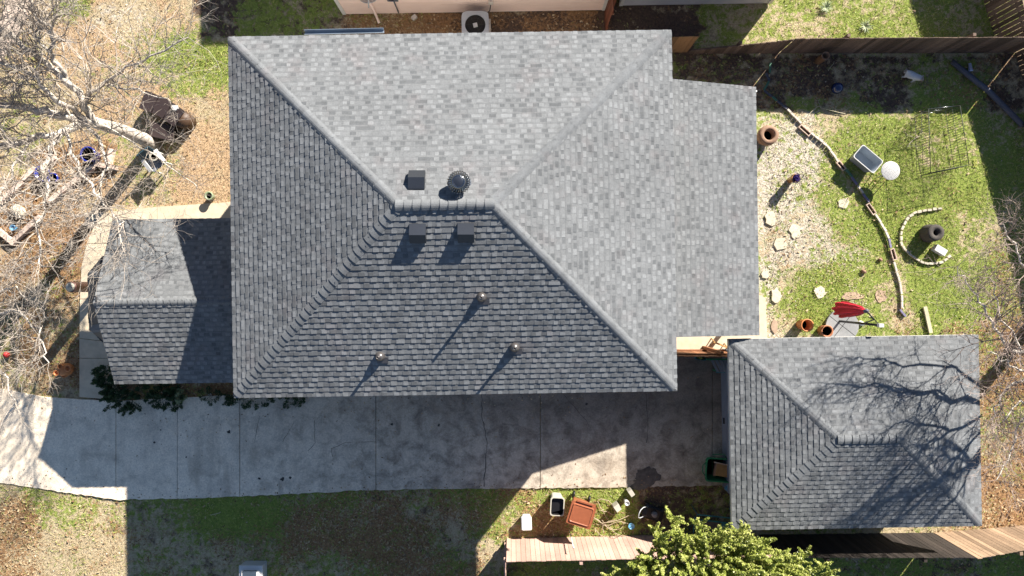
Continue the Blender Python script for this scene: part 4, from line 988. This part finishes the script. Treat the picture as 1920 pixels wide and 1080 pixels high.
bin_(r, .40, .235, .42, .86, M_GREYP, M_WHITE, .014, m_in=mat('painted_sunlit_grey_plastic', (.46, .51, .56), .45, 12, .15))  # inside is a lighter grey, painting in the sunlight that reaches it
mb = MB(); mb.box((.0, -.13, .10), (.42, .05, .04), M_GREYP); mb.build('ledge', r)
# perforated table
r = thing('side_table', 'round white side table with a perforated top beside the grey bin', 'side table', at_top(1670, 320, .48)); mb = MB()
mb.lathe([(.0001, .455), (.27, .455), (.285, .462), (.285, .478), (.275, .482), (.0001, .482)], (0, 0, 0), M_WHITE, 40)
for q in range(1, 7):
    rad = q * .042
    for k in range(int(q * 6)):
        a = 2 * PI * k / (q * 6) + q * .3; mb.lathe([(.0001, .4835), (.0125, .4835)], (rad * math.cos(a), rad * math.sin(a), 0), M_VENT, 6, smooth=False)
mb.build('table_top', r)
for k in range(4):
    a = k * PI / 2 + .6; m = MB(); m.tube([(.2 * math.cos(a), .2 * math.sin(a), .46), (.25 * math.cos(a), .25 * math.sin(a), 0)], .014, M_WHITE, 6); m.build('leg', r)
# exercise pen
def pen():
    h_ = .75; tp = [P(1741, 204, h_), P(1800, 198, h_), P(1817, 309, h_), P(1745, 324, h_)]; o0 = (tp[0] + tp[2]) / 2; o0.z = 0
    r = thing('wire_pen', 'black wire pet pen standing on the grass in the right yard', 'wire pen', o0)
    for i in range(4):
        a = tp[i] - o0; b = tp[(i + 1) % 4] - o0; m = MB(); n = int((b - a).length / .075)
        for k in range(n + 1):
            p = a.lerp(b, k / n); m.tube([(p.x, p.y, 0), (p.x, p.y, h_)], .006, M_WIRE, 4)
        for z in (.05, h_ * .5, h_): m.tube([(a.x, a.y, z), (b.x, b.y, z)], .007 if z < h_ else .010, M_WIRE if i != 0 else M_CHROME, 5)
        m.build('panel', r)
pen()
c = P(1828, 306); mb = MB()
for dy in (-.06, .06): mb.tube([(.04 * math.cos(a), dy + .06 * math.sin(a), .02) for a in np.arange(0, 6.6, .4)], .012, M_YEL, 5)
tag(mb.build('rope_toy', None, (c.x, c.y, 0)), 'small yellow looped rope toy beside the wire pen', 'toy')
# cup and drain pipe
c = P(1818, 127, .04); mb = MB(); Mx = Matrix.Rotation(R(8), 4, 'Z') @ Matrix.Rotation(PI / 2 + .05, 4, 'X'); mb.lathe([(.04, -.13), (.062, .09), (.07, .09), (.07, .12), (.06, .12)], (0, 0, .07), mat('blue_white_cup', (.45, .52, .85), .4, 25, .5, col2=(.75, .78, .9)), 16, M=Mx)
tag(mb.build('paper_cup', None, (c.x, c.y, 0)), 'blue and white paper cup lying in the shaded corner', 'cup')
mb = MB(); a = P(1782, 117); b = P(1812, 142); e = P(1914, 236); mb.tube([a - b, Vector((0, 0, 0)), (P(1850, 172) - b), e - b], [.075, .085, .085, .085], M_EDGED, 10); mb.box((e - b) + Vector((0, 0, .04)), (.1, .1, .12), M_BLKMET, .8)
tag(mb.build('drain_pipe', None, (b.x, b.y, .08)), 'long dark drain pipe lying across the shaded right corner', 'pipe')
mb = MB(); a = P(1733, 575); b = P(1744, 624); d = b - a; mb.box(d / 2 + Vector((0, 0, .03)), (d.length, .11, .06), M_PALEW, math.atan2(d.y, d.x))
tag(mb.build('wood_plank', None, (a.x, a.y, 0)), 'pale wooden plank lying on grass above the garage roof', 'plank')
# dog
def dog():
    c = P(1708, 142, .2); me = bpy.data.meshes.new('dog'); J = {}; V = []; E = []; RR = []
    def v(p, r_, par=None):
        V.append(p); RR.append(r_); 
        if par is not None: E.append((par, len(V) - 1))
        return len(V) - 1
    b = v((0, 0, .27), .088); ch = v((.13, 0, .27), .098, b); ru = v((-.13, 0, .27), .085, b); nk = v((.20, 0, .32), .062, ch); hd = v((.265, -.01, .355), .058, nk); mz = v((.32, -.015, .335), .03, hd); v((.345, -.017, .33), .02, mz)
    for sy in (-1, 1):
        e1 = v((.245, sy * .045, .41), .018, hd); v((.235, sy * .06, .42), .010, e1)
        s1 = v((.14, sy * .055, .2), .035, ch); k1 = v((.15, sy * .06, .11), .022, s1); v((.16 + .01 * sy, sy * .06, .015), .02, k1)
        h1 = v((-.14, sy * .055, .2), .042, ru); k2 = v((-.11, sy * .06, .13), .028, h1); k3 = v((-.165, sy * .06, .08), .018, k2); v((-.15, sy * .06, .012), .02, k3)
    t1 = v((-.21, .0, .33), .024, ru); t2 = v((-.26, .02, .37), .024, t1); t3 = v((-.29, -.03, .36), .02, t2); v((-.27, -.06, .34), .014, t3)
    me.from_pydata(V, E, []); o = bpy.data.objects.new('dog', me); COL.objects.link(o); o.location = (c.x, c.y, 0); o.rotation_euler = (0, 0, R(-28)); o.scale = (1.05, 1.3, 1.0)
    o.modifiers.new('skin', 'SKIN'); sk = me.skin_vertices[0].data
    for i, r_ in enumerate(RR): sk[i].radius = (r_, r_)
    sk[0].use_root = True; sb = o.modifiers.new('sub', 'SUBSURF'); sb.levels = 2; sb.render_levels = 2
    m, t, bb = nodes('dog_coat'); g = t.nodes.new('ShaderNodeTexCoord'); sx = t.nodes.new('ShaderNodeSeparateXYZ'); t.links.new(g.outputs['Object'], sx.inputs[0])
    f = math_(t, 'MAXIMUM', mr(t, sx.outputs[0], .22, .25), mr(t, sx.outputs[0], -.2, -.23)); cc = mix(t, (.56, .56, .58), (.27, .22, .19), f)
    cc = mix(t, cc, (.35, .35, .37), mr(t, noise(t, 30, 4, .7), .45, .7, 0, .5)); t.links.new(cc, bb.inputs['Base Color']); bb.inputs['Roughness'].default_value = .95; me.materials.append(m)
    tag(o, 'small white dog with tan head and tail walking on shaded grass', 'dog')
dog()
# cantilever umbrella
def umbrella():
    c = P(1572, 602); r = thing('patio_umbrella', 'closed red cantilever umbrella on a black pole above the garage roof', 'umbrella', (c.x, c.y, 0))
    m = MB(); cc = P(1577, 611) - c
    for k in range(4):
        a0 = R(-38) + k * PI / 2; o_ = Vector((math.cos(a0 + PI / 4), math.sin(a0 + PI / 4), 0)) * .012
        n = 6; pts = [(cc.x + o_.x, cc.y + o_.y)] + [(cc.x + o_.x + .5 * math.cos(a0 + PI / 2 * i / n), cc.y + o_.y + .5 * math.sin(a0 + PI / 2 * i / n)) for i in range(n + 1)]; m.prism(pts, .0, .09, M_GREYC)
    m.build('base', r)
    m = MB(); m.tube([(0, 0, .05), (0, 0, 2.42)], .035, M_BLACK, 10); m.build('pole', r)
    m = MB(); m.box((0, 0, 2.46), (.13, .1, .12), M_WHITE); m.build('cap', r)
    k0 = P(1622, 583, 2.25) - c; m = MB(); m.tube([(0, 0, 1.5), (-.1, .15, 2.3), (k0.x, k0.y, 2.35)], .02, M_BLACK, 6); m.tube([(0, 0, 2.4), (k0.x, k0.y, 2.36)], .015, M_BLACK, 6); m.build('arm', r)
    m = MB(); n = 32; prof = [(.03, 2.28), (.08, 2.15), (.15, 1.85), (.19, 1.5), (.235, 1.15), (.25, .95), (.24, .86)]; kx, ky = k0.x, k0.y
    vs = []
    for i, (rr, z) in enumerate(prof):
        for k in range(n):
            a = 2 * PI * k / n; q = rr * (1 + (.16 if k % 4 in (0, 1) else -.12) * min(1, i / 2)); zz = z - (.07 if (i == len(prof) - 1 and k % 4 == 0) else 0); vs.append((kx * 1. + q * math.cos(a + .1 * i), ky + q * math.sin(a + .1 * i) * .9, zz))
    m.add(vs, [(i * n + k, i * n + (k + 1) % n, (i + 1) * n + (k + 1) % n, (i + 1) * n + k) for i in range(len(prof) - 1) for k in range(n)], M_REDF, [random.random() * .3 + (.7 if k % 4 == 0 else .3) * .7 for i in range(len(prof) - 1) for k in range(n)], False)
    m.build('canopy', r)
    m = MB(); m.lathe([(.05, 2.24), (.06, 2.3), (.05, 2.36), (.0001, 2.38)], (kx, ky, 0), M_EDGED, 12); m.build('hub', r)
umbrella()

# between the house and the garage
M_BRN = mat('brown_gate_wood', (.27, .12, .06), .7, 25, .5, shade=.3)
fence('wooden_gate', 'reddish brown board gate between the house and the garage', [g2(1174, 656), g2(1272, 657), g2(1366, 657)], [1.95, 1.95, 1.95], M_BRN, 1)
r = thing('tray', 'turquoise tray with green sprigs beside the wooden boards', 'tray', at_top(1314, 671, .25), R(-8)); bin_(r, .15, .06, .25, .9, M_TEAL, M_TEAL, .01, .02)
C = RNG.normal(size=(60, 3)) * np.array([.05, .02, .03]) + np.array([0, 0, .25]); U, V = leaf_axes(60, .02); quads('sprigs', C, U, V, RNG.random(60), M_EVER, r)
c = at_top(1350, 688, .55); r = thing('slatted_bench', 'grey slatted bench half hidden under the garage roof', 'bench', c, R(0)); mb = MB()
for k in range(6):
    x = -.28 + k * .13; mb.add([(x, .2, .55), (x + .085, .2, .55), (x + .275, -.16, .5), (x + .19, -.16, .5), (x, .2, .53), (x + .085, .2, .53), (x + .275, -.16, .48), (x + .19, -.16, .48)], [(3, 2, 1, 0), (4, 5, 6, 7), (0, 1, 5, 4), (1, 2, 6, 5), (2, 3, 7, 6), (3, 0, 4, 7)], M_GREYP)
mb.build('seat', r); mb = MB(); mb.box((.05, .23, .5), (.9, .04, .1), M_DIRTY); mb.tube([(-.1, -.18, .47), (.7, -.17, .47)], .012, M_TEAL, 5); mb.build('frame', r)
for x, y in ((-.25, .2), (.5, .2), (-.05, -.15), (.65, -.15)): m = MB(); m.box((x, y, .24), (.04, .04, .46), M_DIRTY); m.build('leg', r)
r = thing('wooden_stand', 'small tan wooden stand on the bright patio slab', 'stand', (*P(1345, 645)[:2], .05)); mb = MB(); mb.box((0, 0, .35), (.5, .05, .05), M_CARD, R(-22)); mb.build('bar', r)
for sx in (-1, 1):
    mb = MB(); mb.tube([(sx * .2, -sx * .08, .35), (sx * .2, -sx * .08 - .1, 0)], .018, M_CARD, 5); mb.tube([(sx * .2, -sx * .08, .35), (sx * .2, -sx * .08 + .1, 0)], .018, M_CARD, 5); mb.build('leg', r)

# green cart with board, blue swing frame, crate by the garage
r = thing('garden_cart', 'green plastic garden cart holding a tan board at the garage wall', 'garden cart', at_top(1352, 882, .5), R(-4)); bin_(r, .44, .34, .5, .8, M_DIRTY, M_DIRTY, .03, .1)
mb = MB(); mb.box((.14, -.01, .45), (.55, .38, .03), M_CARD, R(-6)); mb.box((.1, .19, .5), (.66, .03, .03), M_TIMBER, R(-8)); mb.box((-.16, 0, .4), (.05, .4, .12), M_TERRAD, R(-6)); mb.build('board', r)
mb = MB(); mb.tube([(-.2, .36, .45), (-.3, .47, .5), (.05, .5, .5), (.15, .38, .45)], .014, M_DIRTY, 6); mb.tube([(-.45, .2, .42), (-.55, .1, .45), (-.55, -.1, .45), (-.46, -.2, .42)], .014, M_DIRTY, 6); mb.build('handle', r)
for x in (-.25, .25):
    mb = MB(); mb.lathe([(.1, -.03), (.12, 0), (.1, .03)], (x, -.36, .12), M_BLACK, 14, M=Matrix.Rotation(PI / 2, 4, 'X')); mb.build('wheel', r)
r = thing('blue_tote', 'blue grey box corner poking out under the garage eave', 'box', at_top(1370, 916, .3), R(-38)); mb = MB(); mb.box((0, 0, .15), (.3, .22, .3), M_GREYP); mb.build('body', r); mb = MB(); mb.box((0, 0, .31), (.32, .24, .03), M_BLUEP); mb.build('lid', r)
r = thing('garden_glider', 'turquoise metal glider seat beside the evergreen tree and garage', 'glider', at_top(1338, 985, .5), R(-6)); 
mb = MB()
for z, y in ((.75, .35), (.5, .12)): mb.tube([(-.6, y, z), (.6, y, z)], .018, M_TEAL, 6)
for x in (-.6, .6):
    mb.tube([(x, .42, 0), (x, .35, .75), (x * .95, .12, .5), (x, -.35, 0)], .016, M_TEAL, 6); mb.tube([(x, .2, .5), (x, -.3, .55)], .016, M_TEAL, 6)
mb.build('frame', r)
mb = MB(); mb.box((-.15, -.12, .44), (.7, .44, .05), mat('faded_brown_cushion', (.14, .105, .095), .8, 9, .4)); mb.box((.42, -.12, .44), (.32, .44, .05), M_TEAL); mb.build('seat', r)

# bins and cart on the sunny grass
c = at_top(1090, 966, 1.0); r = thing('rubbish_cart', 'rust brown wheeled rubbish cart with its lid shut on the grass', 'rubbish cart', c, R(-17))
mb = MB(); loft(mb, [rrect(.24, .22, .04, .08), rrect(.33, .31, .04, .92)], M_BROWNP, True, True); mb.box((.1, .33, .9), (.5, .12, .05), M_BROWNP); mb.build('body', r)
mb = MB(); loft(mb, [rrect(.37, .34, .04, .92), rrect(.38, .35, .04, .98)], M_BROWNP, True, True); loft(mb, [rrect(.33, .29, .05, .981), rrect(.31, .27, .05, 1.015), rrect(.30, .26, .05, 1.017), rrect(.285, .245, .05, 1.0)], M_BROWNP, False, True); mb.box((0, .38, .99), (.5, .045, .05), M_BROWNP); mb.build('lid', r)
for x in (-.25, .25): mb = MB(); mb.lathe([(.1, -.03), (.12, 0), (.1, .03)], (x, .30, .12), M_BLACK, 14, M=Matrix.Rotation(PI / 2, 4, 'Y')); mb.build('wheel', r)
r = thing('waste_bin', 'open cream bin with a black inside left of the rust brown cart', 'waste bin', at_top(1045, 950, .7), R(-3)); bin_(r, .19, .26, .7, .85, M_CREAM, M_CREAM, .022, .07, M_BLACK)
mb = MB(); mb.add([(-.18, .25, .6), (.18, .25, .6), (.18, -.12, .6), (-.18, -.22, .6)], [(3, 2, 1, 0)], M_BLACK); mb.build('bag', r)
r = thing('plastic_tub', 'white rounded plastic tub on the grass left of the cream bin', 'tub', at_top(987, 982, .35), R(2)); mb = MB(); loft(mb, [rrect(.13, .19, .05, 0), rrect(.155, .215, .06, .3), rrect(.16, .22, .06, .33), rrect(.14, .2, .05, .35)], M_WHITE, True, True); mb.build('body', r)
mb = MB(); loft(mb, [rrect(.165, .225, .06, .29), rrect(.168, .228, .06, .315)], M_CREAM, True, True); mb.build('lid', r)
for x, y, h_, w_, d_, a, lb in ((1184, 925, .35, .13, .2, 36, 'upper of two pale boxes near the tangled hose'), (1158, 953, .35, .17, .2, 36, 'lower of two pale boxes next to the white cup')):
    c = at_top(x, y, h_); mb = MB(); mb.box((0, 0, h_ / 2), (w_, d_, h_), M_CREAM, R(a)); o = mb.build('pale_box', None, c); tag(o, lb, 'box')
for x, y, rr, h_, m_, lb in ((1176, 944, .075, .42, M_WHITE, 'white round cup standing between the two pale boxes'), (1184, 987, .1, .12, M_BLUEP, 'sky blue round pot at the end of the hose')):
    c = at_top(x, y, h_); mb = MB(); mb.lathe([(rr * .7, 0), (rr, h_), (rr * .85, h_), (rr * .8, h_ * .9), (.0001, h_ * .9)], (0, 0, 0), m_, 18); tag(mb.build('cup' if m_ is M_WHITE else 'blue_pot', None, c), lb, 'cup' if m_ is M_WHITE else 'pot')
mb = MB(); c0 = P(1150, 970)
for L in ([(1118, 983), (1140, 985), (1160, 978), (1180, 983), (1188, 983)], [(1112, 970), (1130, 980), (1160, 975), (1178, 968), (1190, 965)], [(1115, 990), (1125, 1003), (1140, 1006), (1160, 1008)], [(1128, 975), (1140, 990), (1160, 1003), (1172, 1005)],
          [(1120, 936), (1140, 939), (1150, 952), (1152, 965), (1140, 960), (1125, 958)], [(1118, 972), (1135, 985), (1150, 993), (1165, 990), (1170, 980)], [(1120, 940), (1128, 955), (1140, 975)], [(1132, 1000), (1130, 988), (1140, 978), (1156, 976)]):
    q = smooth([P(x, y, .02 + random.uniform(0, .05)) - c0 for x, y in L], 5, .008); mb.tube(q, .0125, M_HOSE, 6)
tag(mb.build('garden_hose', None, c0), 'tangled tan garden hose on the sunny grass', 'hose')
r = thing('push_mower', 'black push mower with a curved handle in the garage shade', 'mower', (*P(1222, 958)[:2], 0), R(-18)); mb = MB(); loft(mb, [rrect(.3, .2, .08, .08), rrect(.32, .21, .08, .2), rrect(.2, .14, .06, .26)], M_BLACK, True, True); mb.lathe([(.09, .26), (.09, .36), (.05, .38)], (.02, 0, 0), M_VENT, 14); mb.build('deck', r)
for x in (-.25, .25):
    for y in (-.22, .22): mb = MB(); mb.lathe([(.08, -.02), (.1, 0), (.08, .02)], (x, y, .1), M_BLACK, 14, M=Matrix.Rotation(PI / 2, 4, 'X')); mb.build('wheel', r)
mb = MB(); mb.tube([(-.2, -.15, .2), (-.45, -.17, .6), (-.55, -.12, .78), (-.58, 0, .82), (-.55, .12, .78), (-.45, .17, .6), (-.2, .15, .2)], .013, M_GREYL, 6); mb.build('handle', r)
c = P(1067, 992); mb = MB(); mb.tube([(0, 0, 0), (0, 0, 1.5)], .014, M_WHITE, 8); mb.lathe([(.03, 1.5), (.03, 1.53)], (0, 0, 0), M_WHITE, 8); tag(mb.build('garden_stake', None, c), 'thin white stake standing against the pinkish fence', 'stake')
c = P(470, 1078, .45); r = thing('pet_crate', 'pale blue white crate with a dark top at the bottom edge of the lawn', 'crate', (c.x, c.y - .12, 0)); mb = MB(); loft(mb, [rrect(.34, .38, .03, 0), rrect(.36, .40, .03, .42)], M_GREYL, True, True); mb.box((0, .05, .43), (.72, .7, .03), M_WHITE); mb.build('body', r)
mb = MB(); loft(mb, [rrect(.30, .28, .03, .444), rrect(.24, .22, .03, .56)], M_WHITE, True, True); mb.build('frame', r); mb = MB(); mb.box((0, .02, .5), (.42, .5, .13), mat('slate_panel', (.05, .07, .10), .5, 9, .2)); mb.build('top_panel', r)

# ------------------------------------------------------------ left yard things
r = thing('round_post', 'thick brown round post with a pale cap beside the front walk', 'post', (*P(130, 538, 1.6)[:2], 0)); mb = MB(); mb.lathe([(.155, -.05), (.155, 1.5), (.16, 1.5), (.16, 1.53)], (0, 0, 0), M_POSTB, 24); mb.build('shaft', r)
mb = MB(); mb.lathe([(.12, 1.53), (.13, 1.57), (.09, 1.62), (.0001, 1.64)], (0, 0, 0), M_CREAM, 20); mb.build('cap', r)
r = thing('strawberry_pot', 'cluster of bright orange clay pot mouths beside the driveway', 'pot', at_top(112, 695, .5)); mb = MB()
mb.lathe([(.14, 0), (.2, .15), (.21, .3), (.15, .42), (.13, .44)], (0, 0, 0), M_TERRAO, 24); mb.build('body', r)
for dx, dy, z, rr in ((-.15, -.08, .45, .09), (.2, .06, .45, .1), (0, .12, .5, .08), (0.03, -.16, .35, .08)):
    mb = MB(); mb.lathe([(rr * .5, z - .18), (rr * .9, z - .05), (rr, z), (rr * .75, z), (rr * .7, z - .08), (.0001, z - .08)], (dx, dy, 0), M_TERRAO, 18); mb.build('mouth', r)
c = P(12, 665, .1); mb = MB(); mb.lathe([(.0001, 0), (.07, .03), (.1, .1), (.07, .17), (.0001, .2)], (0, 0, 0), M_RED, 18); tag(mb.build('red_ball', None, (c.x, c.y, 0)), 'small red ball under the twigs at the left edge', 'ball')
c = P(23, 427, .15); mb = MB(); mb.lathe([(.07, 0), (.095, .15), (.08, .15), (.07, .1), (.0001, .1)], (0, 0, 0), M_BLUEP, 18); tag(mb.build('blue_cup', None, (c.x, c.y, 0)), 'light blue cup in the mulch bed at the left edge', 'cup')
TB = [((-30, 408), (24, 362), 'end'), ((24, 362), (48, 342), 'second'), ((48, 338), (70, 316), 'third'), ((92, 306), (108, 296), 'short'), ((95, 380), (135, 347), 'lower'), ((135, 347), (180, 312), 'upper'), ((180, 308), (222, 316), 'c'), ((-5, 428), (32, 458), 'd'), ((30, 452), (80, 406), 'e'), ((214, 280), (206, 312), 'f')]
TL = ['pale timber crossing the left edge above the tan rock', 'pale timber between the left edge and the blue bowls', 'pale timber just left of the large blue bowl', 'short pale timber right above the blue bowls', 'lower pale timber sloping up under the main branch', 'upper pale timber sloping up to the blue rimmed pot', 'pale timber lying level beneath the blue rimmed pot', 'pale timber beneath the light blue cup at the left edge', 'pale timber sloping up from the light blue cup', 'pale timber standing off to the right of the blue rimmed pot']
for ((a, b, _), lb) in zip(TB, TL):
    A, B = P(*a), P(*b); d = B - A; mb = MB(); k = max(1, round(d.length / .4)); L = d.length
    for i in range(k): mb.box((-L / 2 + (i + .5) * L / k, 0, .07), (L / k - .01, .14, .16), M_TIMBER, random.uniform(-.03, .03), shade=random.random())
    o = mb.build('landscape_timber', None, (A + B) / 2); o.rotation_euler = (0, 0, math.atan2(d.y, d.x)); tag(o, lb, 'timber', 'landscape timbers of the mulch bed')
# brown chest, dark box and white chair by the trunk
A = P(338, 222, .5); B = P(268, 185, .5); d = (B - A); L = d.length; r = thing('patio_chest', 'dark brown curved chest with a pale stone on top near the trunk', 'chest', ((A.x + B.x) / 2, (A.y + B.y) / 2, 0), math.atan2(-d.y, -d.x)); mb = MB()
for i in range(3):
    x = -L / 2 + (i + .5) * L / 3; mb.box((x, .04 * (1 - abs(i - 1)), .26), (L / 3 - .015, .52, .48), M_CHEST, R((i - 1) * -7), shade=random.random())
mb.build('body', r); mb = MB()
for i in range(3):
    x = -L / 2 + (i + .5) * L / 3; mb.box((x, .04 * (1 - abs(i - 1)), .52), (L / 3 - .006, .58, .03), M_CHEST, R((i - 1) * -7), shade=.3 + random.random() * .7)
mb.build('lid', r)
mb = MB(); mb.lathe([(.28, 0), (.29, .3), (.27, .5)], (L / 2 + .0, .0, 0), M_CHESTE, 20, sy=.9); mb.build('end_panel', r)
c = P(326, 201, .6); mb = MB(); mb.prism([(-.1, 0), (-.06, -.08), (.05, -.1), (.12, -.03), (.09, .07), (-.07, .08)], .0, .04, M_WHITE, inset=.1); tag(mb.build('flat_stone', None, (c.x, c.y, .54)), 'pale flat stone lying on the dark brown chest', 'stone')
r = thing('low_box', 'low dark grey box with a tilted lid between the chest and the trunk', 'box', at_top(303, 246, .4), R(-12)); mb = MB(); loft(mb, [rrect(.3, .2, .04, 0), rrect(.34, .24, .04, .34)], M_BLACK, True, True); mb.build('body', r)
mb = MB(); mb.box((0, 0, .38), (.72, .44, .035), M_CHEST, M=Matrix.Rotation(R(5), 4, 'Y'), shade=.9); mb.build('lid', r)
r = thing('plastic_chair', 'white plastic garden chair at the foot of the pale trunk', 'chair', at_top(292, 303, .45), R(38)); mb = MB(); mb.box((0, 0, .44), (.46, .44, .03), mat('dusty_blue_seat', (.16, .20, .28), .5, 9, .2)); mb.build('seat', r)
for sx, nm in ((-1, 'armrest'), (1, 'armrest')): mb = MB(); mb.box((sx * .25, 0, .6), (.12, .44, .035), M_WHITE, M=Matrix.Rotation(sx * .3, 4, 'Y')); mb.box((sx * .25, 0, .52), (.03, .38, .16), M_WHITE); mb.build(nm, r)
mb = MB(); mb.box((0, .25, .66), (.46, .035, .44), mat('deep_teal_back', (.03, .07, .10), .5, 9, .2), M=Matrix.Rotation(-.25, 4, 'X')); mb.build('backrest', r)
for x in (-.22, .22):
    for y in (-.2, .2): mb = MB(); mb.box((x, y, .21), (.035, .035, .42), M_WHITE); mb.build('leg', r)
pot('flower_pot', 'small pale pot standing on the white garden chair', 289, 294, .62, .09, .115, M_CREAM, soil=.9)
for o in COL.objects:
    if o.get('label') == 'small pale pot standing on the white garden chair':
        o.location.z = .455; p = P(289, 294, .6); o.location.x = p.x; o.location.y = p.y
        for ch in COL.objects:
            if ch.parent is o: ch.scale = (1, 1, .3)
# fallen twigs in the right yard
for i, (L, lb) in enumerate([([(1700, 278), (1712, 262), (1725, 255)], 'bare fallen twig on the grass left of the wire pen'), ([(1500, 237), (1530, 202), (1545, 204), (1585, 213)], 'thin fallen twig along the shadow edge of the gravel'), ([(395, 966), (414, 960)], 'yellow dry stalk on the shaded lawn above the crate'), ([(1553, 133), (1564, 115)], 'dry stalk leaning beside the clay pipe')]):
    c = P(*L[0]); mb = MB(); q = smooth([P(x, y, .03) - c for x, y in L], 4, .01); mb.tube(q, .009, M_PALEW if i else M_TWIG, 5)
    if i < 2:
        for _ in range(4): twig(mb, q[random.randint(1, len(q) - 2)], Vector((random.uniform(-1, 1), random.uniform(-1, 1), .1)), .35, .006, M_TWIG, 1)
    tag(mb.build('fallen_twig', None, c), lb, 'twig')

# ------------------------------------------------------------ scattered ground cover (real blades, leaves and pebbles)
NOGO = []
def excl(X, Y):
    px = X * 60 + 960; py = 540 - Y * 60; ok = np.ones(len(X), bool)
    ok &= ~((px > 1143) & (px < 1437) & (py > 135) & (py < 660))
    top = np.interp(px, [-120, 0, 88, 218, 450, 705, 1013, 1356], [715, 728, 745, 752, 740, 690, 650, 655]); bot = np.interp(px, [-120, 0, 110, 219, 450, 705, 1013, 1356], [890, 905, 921, 937, 931, 918, 915, 910])
    ok &= ~((px < 1356) & (py > top) & (py < bot)); ok &= ~((px > 577) & (px < 1172) & (py > 180) & (py < 660)); ok &= ~((px > 150) & (px < 213) & (py > 424) & (py < 750)); ok &= ~((px > 212) & (px < 560) & (py > 383) & (py < 420))
    ok &= ~((px > 1360) & (px < 1710) & (py > 655) & (py < 915)); ok &= ~((px > 640) & (px < 1130) & (py < 24)); ok &= ~((px < 60) & (py < 118 - px * 1.2))
    return ok
def scatter(name, ch, n, size, m, lab_thr, upn, sprd, z, asp, lift=.0, power=1.5, bias=None, inv=False):
    X = RNG.uniform(-17.5, 17.5, n); Y = RNG.uniform(-10.2, 10.2, n); A = fields(X * 60 + 960, 540 - Y * 60)
    f = A[CH[ch]] if not inv else np.clip(1 - A[CH['S']] * 1.2 - A[CH['W']] * .6 - A[CH['G']] * .25, 0, 1)
    cl = .5 + .5 * np.sin(X * 3.1 + 2 * np.sin(Y * 2.3)) * np.sin(Y * 2.7 + 2 * np.sin(X * 1.9)); keep = (RNG.random(n) < f ** power * (.45 + .75 * cl)) & excl(X, Y)
    X, Y = X[keep], Y[keep]; k = len(X); Zg = .012 * np.sin(X * 1.3 + Y * .7) + .010 * np.sin(Y * 2.1 - X * .9) - .03
    C = np.stack([X, Y, Zg + z + lift * RNG.random(k)], 1); U, V = leaf_axes(k, size, upn, sprd, asp)
    o = quads(name, C, U, V, RNG.random(k) * .8 + .2 * cl[keep] , m); tag(o, kind='stuff'); return o
o = scatter('grass', 'G', 330000, .038, M_GRASS, 0, (0, 0, .25), 1.0, .02, .16, .03, 2.0); tag(o, 'short green winter grass across the lawns', 'grass')
o = scatter('dry_grass', 'G', 420000, .030, M_STRAW, 0, (0, 0, .3), 1.0, .018, .15, .02, 1.2, inv=True); tag(o, 'dry straw coloured grass across the yards', 'dry grass')
o = scatter('leaf_litter', 'L', 130000, .034, M_LEAFD, 0, (0, 0, 1), .6, .02, .6, .03, 1.7); tag(o, 'fallen brown leaves strewn over the yards', 'leaves')
o = scatter('gravel', 'W', 150000, .017, M_PEB, 0, (0, 0, 1), .8, .012, .7, .015, 1.6); tag(o, 'pale gravel in the right yard', 'gravel')

n = 420; t_ = RNG.random(n); px_ = RNG.uniform(0, 1330, n); top_ = np.interp(px_, [0, 88, 218, 450, 705, 1013, 1356], [728, 745, 775, 775, 745, 740, 700]); bot_ = np.interp(px_, [0, 110, 219, 450, 705, 1013, 1356], [903, 919, 934, 929, 916, 913, 908])
py_ = np.where(RNG.random(n) < .4, bot_ - RNG.exponential(9, n), np.where(RNG.random(n) < .5, top_ + RNG.exponential(12, n), top_ + (bot_ - top_) * t_))
C = np.stack([(px_ - 960) / 60, (540 - py_) / 60, np.full(n, .032)], 1); U, V = leaf_axes(n, .022, (0, 0, 1), .25, .6)
tag(quads('blown_leaves', C, U, V, RNG.random(n), M_LEAFD), 'small dry leaves blown over the driveway', 'leaves', kind='stuff')
